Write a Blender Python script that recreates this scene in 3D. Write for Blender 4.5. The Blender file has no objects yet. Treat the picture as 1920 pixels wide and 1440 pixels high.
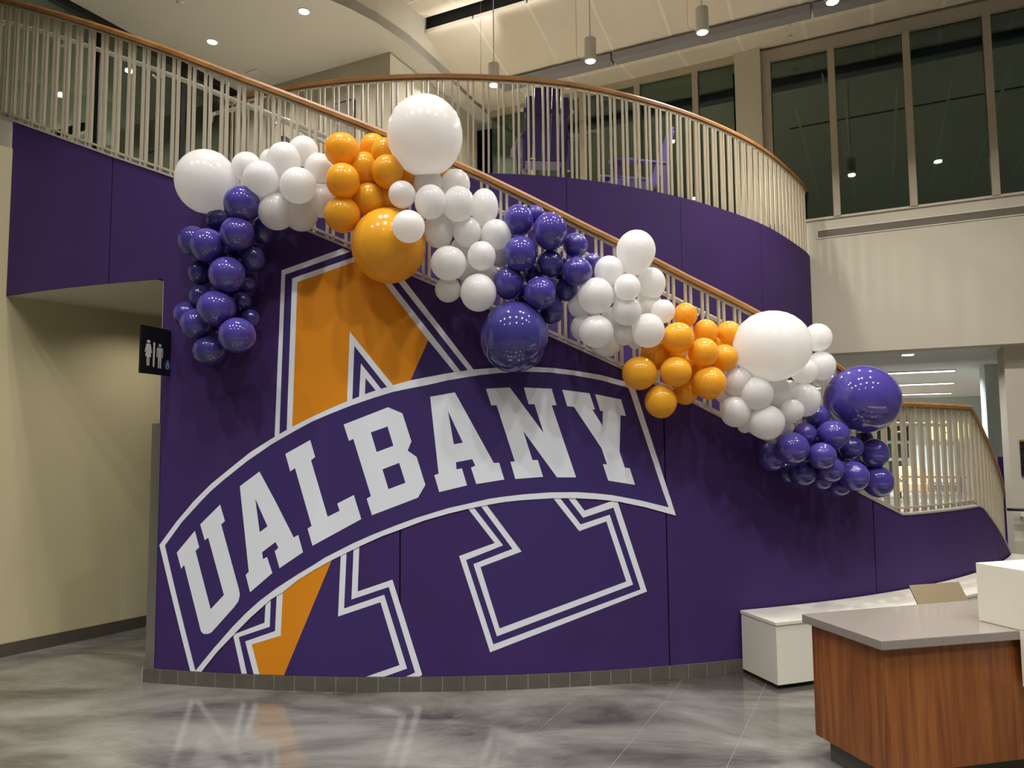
import bpy, bmesh, math, random
from mathutils import Vector, Matrix
from mathutils.geometry import tessellate_polygon
random.seed(7)
SC = bpy.context.scene
COL = SC.collection

# ------------------------------------------------------------------ camera
F = 1400.0                      # focal length in pixels of the 1920 px wide frame
H = 1.7                         # eye height
CR = Vector((0.999967, 0.000629, -0.008063))
CU = Vector((0.008088, -0.077723, 0.996942))
CF = Vector((0.0, 0.996975, 0.077726))
EYE = Vector((0, 0, H))
cam_d = bpy.data.cameras.new('camera')
cam_d.sensor_width = 36.0
cam_d.lens = 36.0 * F / 1920.0
cam_d.clip_end = 200
cam = bpy.data.objects.new('camera', cam_d)
COL.objects.link(cam)
m = Matrix.Identity(4)
for i in range(3):
    m[i][0], m[i][1], m[i][2], m[i][3] = CR[i], CU[i], -CF[i], EYE[i]
cam.matrix_world = m
SC.camera = cam

# ------------------------------------------------------------------ world and exposure
w = bpy.data.worlds.new('night')
w.use_nodes = True
w.node_tree.nodes['Background'].inputs[0].default_value = (0.10, 0.13, 0.2, 1)
w.node_tree.nodes['Background'].inputs[1].default_value = 0.01
SC.world = w
SC.view_settings.view_transform = 'Standard'
SC.view_settings.look = 'None'
SC.view_settings.exposure = 0.0
SC.view_settings.gamma = 1.0
SC.view_settings.use_curve_mapping = False
SC.cycles.max_bounces = 6; SC.cycles.diffuse_bounces = 3; SC.cycles.glossy_bounces = 3; SC.cycles.transmission_bounces = 4; SC.cycles.transparent_max_bounces = 8
SC.cycles.use_light_tree = False
SC.cycles.caustics_reflective = False; SC.cycles.caustics_refractive = False

# ------------------------------------------------------------------ lamps of the hall
WARM = (1.0, 0.93, 0.84)
NEUT = (1.0, 0.97, 0.95)
def lamp(name, loc, power, radius=0.12, color=NEUT, aim=(0, 0, -1), spread=150, sx=None, sy=None, axis=None):
    L = bpy.data.lights.new(name, 'AREA')
    if sx:
        L.shape = 'RECTANGLE'; L.size = sx; L.size_y = sy
    else:
        L.shape = 'DISK'; L.size = radius * 2
    L.energy = power; L.color = color; L.spread = math.radians(spread)
    o = bpy.data.objects.new(name, L); COL.objects.link(o)
    z = -Vector(aim).normalized()
    x = Vector(axis) if axis else (Vector((1, 0, 0)) if abs(z.x) < .9 else Vector((0, 1, 0)))
    x = (x - z * x.dot(z)).normalized(); y = z.cross(x)
    mm = Matrix.Identity(4)
    for i in range(3):
        mm[i][0], mm[i][1], mm[i][2], mm[i][3] = x[i], y[i], z[i], loc[i]
    o.matrix_world = mm
    return o
# two rows of downlights in the hall ceiling, over and behind the photographer
for x in (-5.2, -3.2, -1.2, 0.8, 2.8, 4.8, 6.6):
    lamp('hall_downlight', (x, 1.6, 7.95), 64, spread=118)
for x in (-5.0, -1.8, 1.4, 4.6):
    lamp('hall_downlight', (x, -2.0, 7.95), 125, spread=118)
for x in (-2.2, -1.2, 1.6, 2.4, 4.4):
    lamp('hall_downlight', (x, 4.3, 7.95), 42, spread=118)

# ------------------------------------------------------------------ plan of the place
CX, CY, R = -0.6843, 13.0, 7.724          # outer face of the curved stair wall
AZ = 1.11342
A = Vector((-math.sin(AZ), math.cos(AZ), 0))   # along the window wall (to the left)
B = Vector((math.cos(AZ), math.sin(AZ), 0))    # into the window wall
CW = 11.275
def ray(u, v): return CR * ((u - 960) / F) - CU * ((v - 720) / F) + CF
def at_z(u, v, z):
    d = ray(u, v); return EYE + d * ((z - H) / d.z)
def at_plane(u, v, c, n=B):
    d = ray(u, v); return EYE + d * ((c - n.dot(Vector((0, 0, 0)))) / n.dot(d))
def at_cyl(u, v, r=R):
    d = ray(u, v); a = d.x * d.x + d.y * d.y; b = -(d.x * CX + d.y * CY); q = CX * CX + CY * CY - r * r
    t = (-b - math.sqrt(max(b * b - a * q, 0))) / a
    return EYE + d * t
def at_depth(u, v, y):
    d = ray(u, v); return EYE + d * (y / d.y)
def theta(p): return math.degrees(math.atan2(p.x - CX, CY - p.y))
def pol(th, r, z):
    t = math.radians(th); return Vector((CX + r * math.sin(t), CY - r * math.cos(t), z))
def lerp_tab(tab, x):
    if x <= tab[0][0]: return tab[0][1]
    for (a, b), (c, d) in zip(tab, tab[1:]):
        if x <= c: return b + (d - b) * (x - a) / (c - a)
    return tab[-1][1]
TOPS = [(-36, 4.72), (-31, 4.66), (-27.26, 4.448), (-18.18, 3.938), (-13.61, 3.694), (-5.48, 3.212), (.58, 2.845),
        (5.39, 2.559), (10.91, 2.233), (14.93, 1.994), (19.29, 1.722), (27.32, 1.24), (31.0, 1.055), (42.5, 1.045), (52, .45), (57, .14), (60, .1)]
RAILS = [(-36, 5.80), (-31, 5.72), (-26.8, 5.479), (-20.29, 5.091), (-15.1, 4.777), (-10.26, 4.472), (-5.27, 4.177), (-1.73, 3.97),
         (3.45, 3.662), (9.26, 3.293), (15.46, 2.929), (19.96, 2.69), (26.4, 2.27), (31.2, 2.005), (42.6, 2.005), (48.2, 1.56), (53, 1.22), (58, .98)]
ztop = lambda th: lerp_tab(TOPS, th)
zrail = lambda th: lerp_tab(RAILS, th)
ZS = 2.944           # underside of the stair bridge
ZU = 4.30            # upper floor / balcony edge
ZC = 7.40            # upper ceiling

# ------------------------------------------------------------------ materials
def srgb(r, g, b):
    f = lambda c: (c / 255 / 12.92) if c <= 10.3 else (((c / 255) + .055) / 1.055) ** 2.4
    return (f(r), f(g), f(b), 1)
def mat(name, col, rough=.5, metal=0, spec=.5, coat=0, bump=None, noise=None, sss=0, emit=None, ior=1.45):
    M = bpy.data.materials.new(name); M.use_nodes = True
    nt = M.node_tree; p = nt.nodes['Principled BSDF']
    p.inputs['Base Color'].default_value = col
    p.inputs['Roughness'].default_value = rough
    p.inputs['Metallic'].default_value = metal
    p.inputs['Specular IOR Level'].default_value = spec
    p.inputs['Coat Weight'].default_value = coat
    p.inputs['IOR'].default_value = ior
    if sss:
        p.inputs['Subsurface Weight'].default_value = sss
        p.inputs['Subsurface Radius'].default_value = (.06, .05, .04)
        p.inputs['Subsurface Scale'].default_value = 1
    if emit:
        p.inputs['Emission Color'].default_value = emit[0]
        p.inputs['Emission Strength'].default_value = emit[1]
        M.cycles.emission_sampling = 'NONE'      # the lamp object beside each lens gives its light
    g = nt.nodes.new('ShaderNodeNewGeometry')
    if noise:                                   # (scale, amount, detail) mottling of the colour
        n = nt.nodes.new('ShaderNodeTexNoise'); n.inputs['Scale'].default_value = noise[0]
        n.inputs['Detail'].default_value = noise[2]
        nt.links.new(g.outputs['Position'], n.inputs['Vector'])
        r = nt.nodes.new('ShaderNodeMapRange')
        r.inputs['From Min'].default_value = .3; r.inputs['From Max'].default_value = .7
        r.inputs['To Min'].default_value = 1 - noise[1]; r.inputs['To Max'].default_value = 1 + noise[1]
        nt.links.new(n.outputs['Fac'], r.inputs['Value'])
        mx = nt.nodes.new('ShaderNodeVectorMath'); mx.operation = 'SCALE'
        mx.inputs[0].default_value = col[:3]
        nt.links.new(r.outputs['Result'], mx.inputs['Scale'])
        nt.links.new(mx.outputs['Vector'], p.inputs['Base Color'])
    if bump and bump[1] > .5:
        n2 = nt.nodes.new('ShaderNodeTexNoise'); n2.inputs['Scale'].default_value = bump[0]
        n2.inputs['Detail'].default_value = 3
        nt.links.new(g.outputs['Position'], n2.inputs['Vector'])
        bp = nt.nodes.new('ShaderNodeBump'); bp.inputs['Strength'].default_value = bump[1]; bp.inputs['Distance'].default_value = .002
        nt.links.new(n2.outputs['Fac'], bp.inputs['Height'])
        nt.links.new(bp.outputs['Normal'], p.inputs['Normal'])
    return M
def wood(name, c1, c2, scale, rough, vec=(1, 1, .06), rot=0.0):
    M = mat(name, c1, rough); nt = M.node_tree; p = nt.nodes['Principled BSDF']
    g = nt.nodes.new('ShaderNodeNewGeometry'); mp = nt.nodes.new('ShaderNodeMapping')
    mp.inputs['Scale'].default_value = vec; mp.inputs['Rotation'].default_value = (0, 0, rot)
    n = nt.nodes.new('ShaderNodeTexNoise'); n.inputs['Scale'].default_value = scale; n.inputs['Detail'].default_value = 6
    n.inputs['Distortion'].default_value = .6
    cr = nt.nodes.new('ShaderNodeValToRGB')
    cr.color_ramp.elements[0].position = .32; cr.color_ramp.elements[0].color = c2
    cr.color_ramp.elements[1].position = .68; cr.color_ramp.elements[1].color = c1
    nt.links.new(g.outputs['Position'], mp.inputs['Vector']); nt.links.new(mp.outputs['Vector'], n.inputs['Vector'])
    nt.links.new(n.outputs['Fac'], cr.inputs['Fac']); nt.links.new(cr.outputs['Color'], p.inputs['Base Color'])
    return M
def glass(name, refl=.16, tint=(.62, .70, .66, 1)):
    M = bpy.data.materials.new(name); M.use_nodes = True; nt = M.node_tree
    nt.nodes.remove(nt.nodes['Principled BSDF']); out = nt.nodes['Material Output']
    t = nt.nodes.new('ShaderNodeBsdfTransparent'); t.inputs[0].default_value = tint
    gl = nt.nodes.new('ShaderNodeBsdfGlossy'); gl.inputs['Roughness'].default_value = .015
    gl.inputs['Color'].default_value = (.74, .94, .82, 1)
    lw = nt.nodes.new('ShaderNodeFresnel'); lw.inputs['IOR'].default_value = 1.52
    ad = nt.nodes.new('ShaderNodeMath'); ad.operation = 'ADD'; ad.inputs[1].default_value = refl - .04; ad.use_clamp = True
    mx = nt.nodes.new('ShaderNodeMixShader')
    nt.links.new(lw.outputs[0], ad.inputs[0]); nt.links.new(ad.outputs[0], mx.inputs[0])
    nt.links.new(t.outputs[0], mx.inputs[1]); nt.links.new(gl.outputs[0], mx.inputs[2]); nt.links.new(mx.outputs[0], out.inputs[0])
    return M
def latex(M, k):                      # thin rubber shell: part of the light passes through it
    nt = M.node_tree; p = nt.nodes['Principled BSDF']; out = nt.nodes['Material Output']
    t = nt.nodes.new('ShaderNodeBsdfTranslucent'); t.inputs[0].default_value = p.inputs['Base Color'].default_value
    mx = nt.nodes.new('ShaderNodeMixShader'); mx.inputs[0].default_value = k
    nt.links.new(p.outputs[0], mx.inputs[1]); nt.links.new(t.outputs[0], mx.inputs[2]); nt.links.new(mx.outputs[0], out.inputs[0])
    return M
PURPLE = srgb(65, 43, 99)
MT = dict(
    purple=mat('purple_panel', PURPLE, .75, spec=.25, bump=(350, .12), noise=(2.2, .07, 3)),
    seam=mat('dark_seam', srgb(22, 16, 36), .9),
    vinyl_purple=mat('vinyl_purple', srgb(61, 45, 104), .6, spec=.3, bump=(350, .1)),
    vinyl_white=mat('vinyl_white', srgb(234, 239, 247), .55, spec=.3, bump=(350, .08)),
    vinyl_orange=mat('vinyl_orange', srgb(226, 142, 26), .55, spec=.3, bump=(350, .08)),
    cream=mat('cream_paint', srgb(206, 201, 186), .7, spec=.3, bump=(220, .05), noise=(1.2, .02, 2)),
    warmlit_cream=mat('cream_paint_warmlit', srgb(208, 198, 158), .7, spec=.3, bump=(220, .05), noise=(1.2, .02, 2)),  # cream alcove wall with the warm light on it put into the colour
    greige=mat('greige_paint', srgb(196, 190, 170), .7, spec=.3),
    white=mat('white_paint', srgb(226, 224, 216), .6, spec=.3),
    ceil=mat('ceiling_paint', srgb(228, 227, 222), .8, spec=.2),
    beige=mat('ceiling_beige', srgb(236, 228, 213), .75, spec=.2, noise=(1.0, .03, 2)),
    seamlite=mat('ceiling_batten', srgb(250, 246, 234), .6),
    black=mat('black_void', srgb(20, 19, 18), .8),
    tile=None, grout=mat('floor_joint', srgb(150, 146, 136), .7),
    basetile=mat('base_tile', srgb(94, 90, 81), .45, noise=(9, .12, 4)),
    basegrout=mat('base_grout', srgb(170, 164, 150), .8),
    darkbase=mat('dark_base', srgb(84, 78, 68), .55, noise=(7, .1, 3)),
    capgrey=mat('cap_metal', srgb(196, 190, 186), .35, metal=.3),
    baluster=mat('baluster_paint', srgb(184, 175, 153), .4, spec=.5),
    pipe=mat('pipe_paint', srgb(224, 220, 208), .3, spec=.5),
    oak=wood('oak_handrail', srgb(174, 126, 70), srgb(146, 99, 50), 14, .45, vec=(.25, .25, 1)),
    balcony_oak=wood('oak_balcony_rail', srgb(184, 134, 82), srgb(156, 106, 60), 14, .55, vec=(.25, .25, 1)),
    walnut=wood('wood_veneer', srgb(152, 92, 44), srgb(112, 60, 27), 26, .38),
    quartz=mat('grey_quartz', srgb(140, 132, 124), .12, spec=.6, noise=(220, .10, 2)),
    solid=mat('white_solid_surface', srgb(232, 228, 212), .28, spec=.5),
    plinth=mat('dark_plinth', srgb(92, 90, 84), .5),
    mullion=mat('mullion', srgb(176, 166, 148), .5),
    frame_grey=mat('frame_grey', srgb(172, 164, 150), .5),
    glass=glass('night_glass', .13), glass2=glass('stair_glass', .2, (.6, .64, .58, 1)),
    steel=mat('steel', srgb(190, 192, 196), .25, metal=1),
    alu=mat('pendant_alu', srgb(214, 211, 204), .4),
    blackplastic=mat('black_plastic', srgb(26, 25, 28), .35),
    signwhite=mat('sign_white', srgb(214, 212, 206), .5),
    signblue=mat('sign_blue', srgb(40, 84, 150), .5),
    chair=mat('purple_plastic', srgb(50, 39, 98), .4),
    grille=mat('grille_grey', srgb(128, 122, 110), .5),
    bluegrey=mat('beam_grey', srgb(150, 150, 156), .5),
    tan=mat('tan_lid', srgb(128, 114, 86), .35, metal=.2),
    bal_w=latex(mat('balloon_white', srgb(252, 251, 249), .2, spec=.45), .45),
    bal_o=latex(mat('balloon_orange', srgb(255, 190, 56), .18, spec=.5), .3),
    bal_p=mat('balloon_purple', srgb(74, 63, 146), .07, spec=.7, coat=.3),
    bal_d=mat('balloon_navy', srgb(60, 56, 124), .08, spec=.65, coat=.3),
    lens=mat('lamp_lens', (1, 1, 1, 1), .5, emit=((1, .96, .9, 1), 9)),
    lens_s=mat('tube_lens', (1, 1, 1, 1), .5, emit=((.93, .97, 1, 1), 4)),
    yellow=mat('lit_yellow', (1, .9, .5, 1), .5, emit=((1, .86, .42, 1), 1.1)),
    lobbywhite=mat('lobby_white', srgb(214, 222, 216), .6),
    green=mat('dark_green_glass', srgb(40, 56, 46), .1),
    sofa=mat('sofa_fabric', srgb(214, 180, 142), .9),
    silver=mat('silver_trim', srgb(200, 200, 200), .35, metal=.6),
)
def floor_mat():
    M = mat('stone_tile', srgb(126, 124, 117), .2, spec=.5, ior=1.72); nt = M.node_tree; p = nt.nodes['Principled BSDF']
    g = nt.nodes.new('ShaderNodeNewGeometry')
    mp = nt.nodes.new('ShaderNodeMapping'); mp.inputs['Rotation'].default_value = (0, 0, .5); mp.inputs['Scale'].default_value = (.55, 1.2, 1)
    n = nt.nodes.new('ShaderNodeTexNoise'); n.inputs['Scale'].default_value = 1.5; n.inputs['Detail'].default_value = 7; n.inputs['Roughness'].default_value = .6
    n.inputs['Distortion'].default_value = .5
    cr = nt.nodes.new('ShaderNodeValToRGB')
    cr.color_ramp.elements[0].position = .36; cr.color_ramp.elements[0].color = srgb(72, 69, 64)
    cr.color_ramp.elements[1].position = .64; cr.color_ramp.elements[1].color = srgb(138, 136, 128)  # stone mottling; cloudy light reflections are also put into this colour
    n2 = nt.nodes.new('ShaderNodeTexNoise'); n2.inputs['Scale'].default_value = 4; n2.inputs['Detail'].default_value = 5
    rr = nt.nodes.new('ShaderNodeMapRange'); rr.inputs['To Min'].default_value = .08; rr.inputs['To Max'].default_value = .19
    nt.links.new(g.outputs['Position'], mp.inputs['Vector']); nt.links.new(mp.outputs['Vector'], n.inputs['Vector'])
    nt.links.new(n.outputs['Fac'], cr.inputs['Fac']); nt.links.new(cr.outputs['Color'], p.inputs['Base Color'])
    nt.links.new(g.outputs['Position'], n2.inputs['Vector']); nt.links.new(n2.outputs['Fac'], rr.inputs['Value'])
    nt.links.new(rr.outputs['Result'], p.inputs['Roughness'])
    return M
MT['tile'] = floor_mat()

# ------------------------------------------------------------------ builders
def world(o):
    mb = o.matrix_basis.copy()
    return world(o.parent) @ o.matrix_parent_inverse @ mb if o.parent else mb
def link(o, parent=None):                  # a child keeps the place it was modelled at
    COL.objects.link(o)
    if parent:
        o.parent = parent; o.matrix_parent_inverse = world(parent).inverted()
    return o
def tag(o, label=None, cat=None, group=None, kind=None):
    if label: o['label'] = label
    if cat: o['category'] = cat
    if group: o['group'] = group
    if kind: o['kind'] = kind
    return o
def empty(name, loc=(0, 0, 0), parent=None):
    o = bpy.data.objects.new(name, None); o.location = loc; o.empty_display_size = .1
    return link(o, parent)
class MB:
    def __init__(s): s.v = []; s.f = []
    def add(s, vs, fs):
        k = len(s.v); s.v += [Vector(x) for x in vs]; s.f += [[i + k for i in f] for f in fs]; return s
    def box(s, c, hx, hy, hz):          # centre and three half vectors
        c, hx, hy, hz = map(Vector, (c, hx, hy, hz)); vs = []
        for k in (-1, 1):
            for j in (-1, 1):
                for i in (-1, 1): vs.append(c + hx * i + hy * j + hz * k)
        return s.add(vs, [(0, 2, 3, 1), (4, 5, 7, 6), (0, 1, 5, 4), (2, 6, 7, 3), (0, 4, 6, 2), (1, 3, 7, 5)])
    def bx(s, x0, x1, y0, y1, z0, z1):
        return s.box(((x0 + x1) / 2, (y0 + y1) / 2, (z0 + z1) / 2), ((x1 - x0) / 2, 0, 0), (0, (y1 - y0) / 2, 0), (0, 0, (z1 - z0) / 2))
    def prism(s, pts, z0, z1):          # plan polygon, anticlockwise or not
        n = len(pts)
        ar = sum(pts[i][0] * pts[(i + 1) % n][1] - pts[(i + 1) % n][0] * pts[i][1] for i in range(n))
        if ar < 0: pts = list(reversed(pts))
        vs = [(p[0], p[1], z0) for p in pts] + [(p[0], p[1], z1) for p in pts]
        return s.add(vs, [tuple(reversed(range(n))), tuple(range(n, 2 * n))] + [(i, (i + 1) % n, n + (i + 1) % n, n + i) for i in range(n)])
    def strip(s, rows):                 # grid of points, rows of equal length; open surface
        n = len(rows[0]); vs = [p for r in rows for p in r]
        return s.add(vs, [(i * n + j, i * n + j + 1, (i + 1) * n + j + 1, (i + 1) * n + j) for i in range(len(rows) - 1) for j in range(n - 1)])
    def sweep(s, path, prof, up=Vector((0, 0, 1)), cap=True):    # prof: (side, up) pairs
        n = len(prof); vs = []
        for i, p in enumerate(path):
            t = (path[min(i + 1, len(path) - 1)] - path[max(i - 1, 0)]).normalized()
            sd = t.cross(up).normalized(); un = sd.cross(t).normalized()
            vs += [p + sd * a + un * b for a, b in prof]
        fs = [(i * n + j, i * n + (j + 1) % n, (i + 1) * n + (j + 1) % n, (i + 1) * n + j) for i in range(len(path) - 1) for j in range(n)]
        if cap:
            fs += [tuple(reversed(range(n))), tuple((len(path) - 1) * n + j for j in range(n))]
        return s.add(vs, fs)
    def lathe(s, prof, c, ax=(0, 0, 1), n=20):       # (r, h) profile about an axis
        ax = Vector(ax).normalized(); x = ax.orthogonal().normalized(); y = ax.cross(x); c = Vector(c); vs = []
        for r, h in prof:
            for k in range(n):
                a = 2 * math.pi * k / n; vs.append(c + ax * h + (x * math.cos(a) + y * math.sin(a)) * r)
        fs = [(i * n + k, i * n + (k + 1) % n, (i + 1) * n + (k + 1) % n, (i + 1) * n + k) for i in range(len(prof) - 1) for k in range(n)]
        fs += [tuple(reversed(range(n))), tuple((len(prof) - 1) * n + k for k in range(n))]
        return s.add(vs, fs)
    def arc(s, th0, th1, r0, r1, zb, zt, step=1.0):   # curved slab with functions for bottom and top
        n = max(1, int(math.ceil((th1 - th0) / step))); vs = []
        for i in range(n + 1):
            th = th0 + (th1 - th0) * i / n
            vs += [pol(th, r0, zb(th)), pol(th, r1, zb(th)), pol(th, r1, zt(th)), pol(th, r0, zt(th))]
        fs = [(i * 4 + j, (i + 1) * 4 + j, (i + 1) * 4 + (j + 1) % 4, i * 4 + (j + 1) % 4) for i in range(n) for j in range(4)]
        fs += [(0, 1, 2, 3), tuple(n * 4 + j for j in (3, 2, 1, 0))]
        return s.add(vs, fs)
    def build(s, name, mt, parent=None, smooth=False, bevel=0):
        me = bpy.data.meshes.new(name); me.from_pydata([tuple(v) for v in s.v], [], s.f)
        bm = bmesh.new(); bm.from_mesh(me)
        bmesh.ops.recalc_face_normals(bm, faces=bm.faces)
        if bevel: bmesh.ops.bevel(bm, geom=list(bm.edges), offset=bevel, segments=2, affect='EDGES', profile=.6)
        bm.to_mesh(me); bm.free()
        me.materials.append(mt)
        if smooth:
            for p in me.polygons: p.use_smooth = True
        me.update()
        return link(bpy.data.objects.new(name, me), parent)
def structure(o): o['kind'] = 'structure'; return o
def copy_tree(o, parent=None):
    c = o.copy(); COL.objects.link(c); c.parent = parent
    for ch in [x for x in o.children]: copy_tree(ch, c)
    return c
RND = [(.03 * math.cos(a) * (1.15 if True else 1), .026 * math.sin(a)) for a in [k * math.pi / 6 for k in range(12)]]
CIRC = lambda r, n=10: [(r * math.cos(2 * math.pi * k / n), r * math.sin(2 * math.pi * k / n)) for k in range(n)]

# ================================================================== SETTING
# ---- floor: slab of joint colour with single stone tiles laid on the building's grid
floor = structure(MB().bx(-14, 16, -9, 34, -.12, -.0008).build('floor', MT['grout']))
TS = .55
tile_me = MB().box((0, 0, -.003), B * (TS / 2 - .0011), A * (TS / 2 - .0011), (0, 0, .003)).build('tile', MT['tile'])
tile_mesh = tile_me.data; bpy.data.objects.remove(tile_me)
O0 = Vector((.35, 5.0, 0)); cells = []
for i in range(-40, 40):
    for j in range(-40, 40):
        c = O0 + B * (TS * i) + A * (TS * (j + .5)) + B * (TS * .5)
        d = c - EYE; wv = d.dot(CF)
        if wv < .6: inside = c.length < 5 and c.y > -3
        else: inside = abs(d.dot(CR) / wv) < .8 and c.y < 7.4 and abs(c.x) < 7
        dist = math.hypot(c.x, c.y)
        cells.append((0 if (wv > 2.4 and inside) else 1, dist, c))
cells.sort(key=lambda t: (t[0], t[1]))
rest = MB()
for k, (pr, dist, c) in enumerate(cells):
    if k < 290:
        o = bpy.data.objects.new('tile', tile_mesh); o.location = c; link(o, floor)
        o.matrix_parent_inverse = Matrix.Identity(4)
    elif -14 < c.x < 16 and -9 < c.y < 34:
        rest.box(c + Vector((0, 0, -.003)), B * (TS / 2 - .0011), A * (TS / 2 - .0011), (0, 0, .003))
tag(rest.build('tiles_beyond', MT['tile'], floor), kind='stuff')

# ---- curved stair wall: core, fabric panels, base tiles, cap
TH_L = theta(at_cyl(21, 300)); TH_E = theta(at_cyl(302, 700)); TH_END = 58.0
wall = structure(MB().arc(TH_E, TH_END, R - .14, R - .012, lambda t: 0, lambda t: ztop(t) - .004).build('wall_front', MT['seam']))
MB().arc(-36, TH_E, R - .14, R - .012, lambda t: ZS, lambda t: ztop(t) - .004).build('bridge_core', MT['seam'], wall)
seams = [TH_L, theta(at_cyl(208, 400)), theta(at_cyl(750, 1050)), theta(at_cyl(1250, 1000)), theta(at_cyl(1640, 1020)), 46.5, TH_END]
G = .045
def panel(th0, th1, zb):
    return MB().arc(th0 + G, th1 - G, R - .012, R, zb, ztop, .8).build('panel', MT['purple'], wall)
zs_f = lambda t: ZS
zb_f = lambda t: .095
panel(seams[0], seams[1], zs_f)
# the panel over the opening's corner is an L: a part above the soffit and a part beside it
b2 = MB().arc(seams[1] + G, TH_E, R - .012, R, zs_f, ztop, .8).arc(TH_E, seams[2] - G, R - .012, R, zb_f, ztop, .8)
b2.build('panel', MT['purple'], wall)
for a, b in zip(seams[2:], seams[3:]): panel(a, b, zb_f)
MB().arc(-36, seams[0] - G, R - .012, R + .004, lambda t: ZS + .12, ztop, .8).build('cream_panel', MT['cream'], wall)
# return of the wall's end and its steel corner guard
MB().arc(TH_E - .10, TH_E, R - .16, R - .012, lambda t: .02, lambda t: ZS, 1).build('end_return', MT['warmlit_cream'], wall)
guard = MB().arc(TH_E - .45, TH_E - .11, R - .06, R + .006, lambda t: .097, lambda t: 1.86, 1).arc(TH_E - .11, TH_E + .12, R + .001, R + .006, lambda t: .097, lambda t: 1.86, 1).build('corner_guard', MT['steel'])
tag(guard, 'slim steel corner guard on the left edge of the purple mural wall', 'corner guard')
# soffit of the bridge and the stair mass behind it
structure(MB().arc(-36, TH_E - .5, R - 2.0, R - .012, lambda t: ZS - .002, lambda t: ZS + .14, 1).build('ceiling_alcove', MT['cream']))
# cap strip along the top of the wall
structure(MB().arc(-36, TH_END, R - .15, R + .008, lambda t: ztop(t), lambda t: ztop(t) + .016, .8).build('trim_1', MT['capgrey']))
# base tiles
base = structure(MB().arc(TH_E - .6, TH_END, R - .1, R + .0115, lambda t: 0, lambda t: .094, 1).build('baseboard_front', MT['basegrout']))
th = TH_E - .55; k = 0
dth = math.degrees(.147 / R)
while th < 24:
    wd = dth
    MB().arc(th + .016, th + wd - .016, R - .02, R + .013, lambda t: 0.001, lambda t: .096, 2).build('base_tile', MT['basetile'], base)
    th += wd
MB().arc(th, TH_END, R - .02, R + .013, lambda t: 0.001, lambda t: .096, 1).build('base_run', MT['basetile'], base)

# ---- steps of the stair
stair = structure(empty('staircase', pol(0, R - 1, 0)))
n = 20; t0, t1 = 30.9, -27.5
for i in range(n):
    a = t0 + (t1 - t0) * i / n; b = t0 + (t1 - t0) * (i + 1) / n; z = .86 + (4.26 - .86) * (i + 1) / n
    MB().arc(b, a, R - 1.72, R - .142, lambda t: z - .32, lambda t: z, 2).build('step', MT['greige'], stair)
MB().arc(30.9, 42.5, R - 1.9, R - .142, lambda t: .6, lambda t: .86, 2).build('landing', MT['greige'], stair)
for i in range(5):
    z = .86 - .172 * (i + 1)
    if z > .02: MB().arc(42.5 + i * 3, 45.5 + i * 3, R - 1.9, R - .142, lambda t: max(0.001, z - .3), lambda t: z, 2).build('step', MT['greige'], stair)
MB().arc(-40, -27.6, R - 2.2, R - .142, lambda t: 4.0, lambda t: ZU - .02, 2).build('top_landing', MT['greige'], stair)

# ---- balcony edge curve (plan)
BP = [Vector((at_z(u, v, 5.27).x, at_z(u, v, 5.27).y, 0)) for u, v in
      [(410, 190), (470, 177), (530, 165), (600, 154), (700, 144), (840, 139.5), (1000, 147), (1100, 160), (1200, 183), (1300, 213), (1400, 258), (1450, 290), (1490, 328)]]
BP += [Vector((4.13, 10.22, 0)), Vector((4.26, 10.47, 0))]
def catmull(P, n=8):
    out = []
    Q = [P[0] * 2 - P[1]] + P + [P[-1] * 2 - P[-2]]
    for i in range(1, len(Q) - 2):
        p0, p1, p2, p3 = Q[i - 1:i + 3]
        for k in range(n):
            t = k / n
            out.append(.5 * ((2 * p1) + (p2 - p0) * t + (2 * p0 - 5 * p1 + 4 * p2 - p3) * t * t + (3 * p1 - p0 - 3 * p2 + p3) * t ** 3))
    out.append(P[-1]); return out
def smooth_pts(P, it=3):
    for _ in range(it):
        P = [P[0]] + [(P[i - 1] + P[i] * 2 + P[i + 1]) / 4 for i in range(1, len(P) - 1)] + [P[-1]]
    return P
BC = smooth_pts(catmull(BP), 40)
BL = [0]
for a, b in zip(BC, BC[1:]): BL.append(BL[-1] + (b - a).length)
def bal(s):
    for i in range(len(BC) - 1):
        if s <= BL[i + 1] or i == len(BC) - 2:
            t = (s - BL[i]) / (BL[i + 1] - BL[i]); p = BC[i].lerp(BC[i + 1], t); d = (BC[i + 1] - BC[i]).normalized()
            return p, d, Vector((d.y, -d.x, 0))
def bal_s(u):                                         # arc length where the sight line of column u meets the curve
    best = None
    for i in range(len(BC) - 1):
        for k in range(4):
            p = BC[i].lerp(BC[i + 1], k / 4); q = p + Vector((0, 0, ZU)) - EYE
            e = abs(960 + F * q.dot(CR) / q.dot(CF) - u)
            if best is None or e < best[0]: best = (e, BL[i] + (BL[i + 1] - BL[i]) * k / 4)
    return best[1]
def bal_slab(s0, s1, d0, d1, z0, z1, step=.12):
    n = max(1, int((s1 - s0) / step)); b = MB(); vs = []
    for i in range(n + 1):
        p, d, nn = bal(s0 + (s1 - s0) * i / n)
        vs += [p + nn * d0 + Vector((0, 0, z0)), p + nn * d1 + Vector((0, 0, z0)), p + nn * d1 + Vector((0, 0, z1)), p + nn * d0 + Vector((0, 0, z1))]
    fs = [(i * 4 + j, (i + 1) * 4 + j, (i + 1) * 4 + (j + 1) % 4, i * 4 + (j + 1) % 4) for i in range(n) for j in range(4)] + [(0, 1, 2, 3), tuple(n * 4 + j for j in (3, 2, 1, 0))]
    return b.add(vs, fs)
SB0 = 0; SB1 = BL[-1]
inner = structure(bal_slab(SB0, SB1, -.12, -.012, 0, ZU - .03).build('wall_balcony', MT['seam']))
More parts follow.
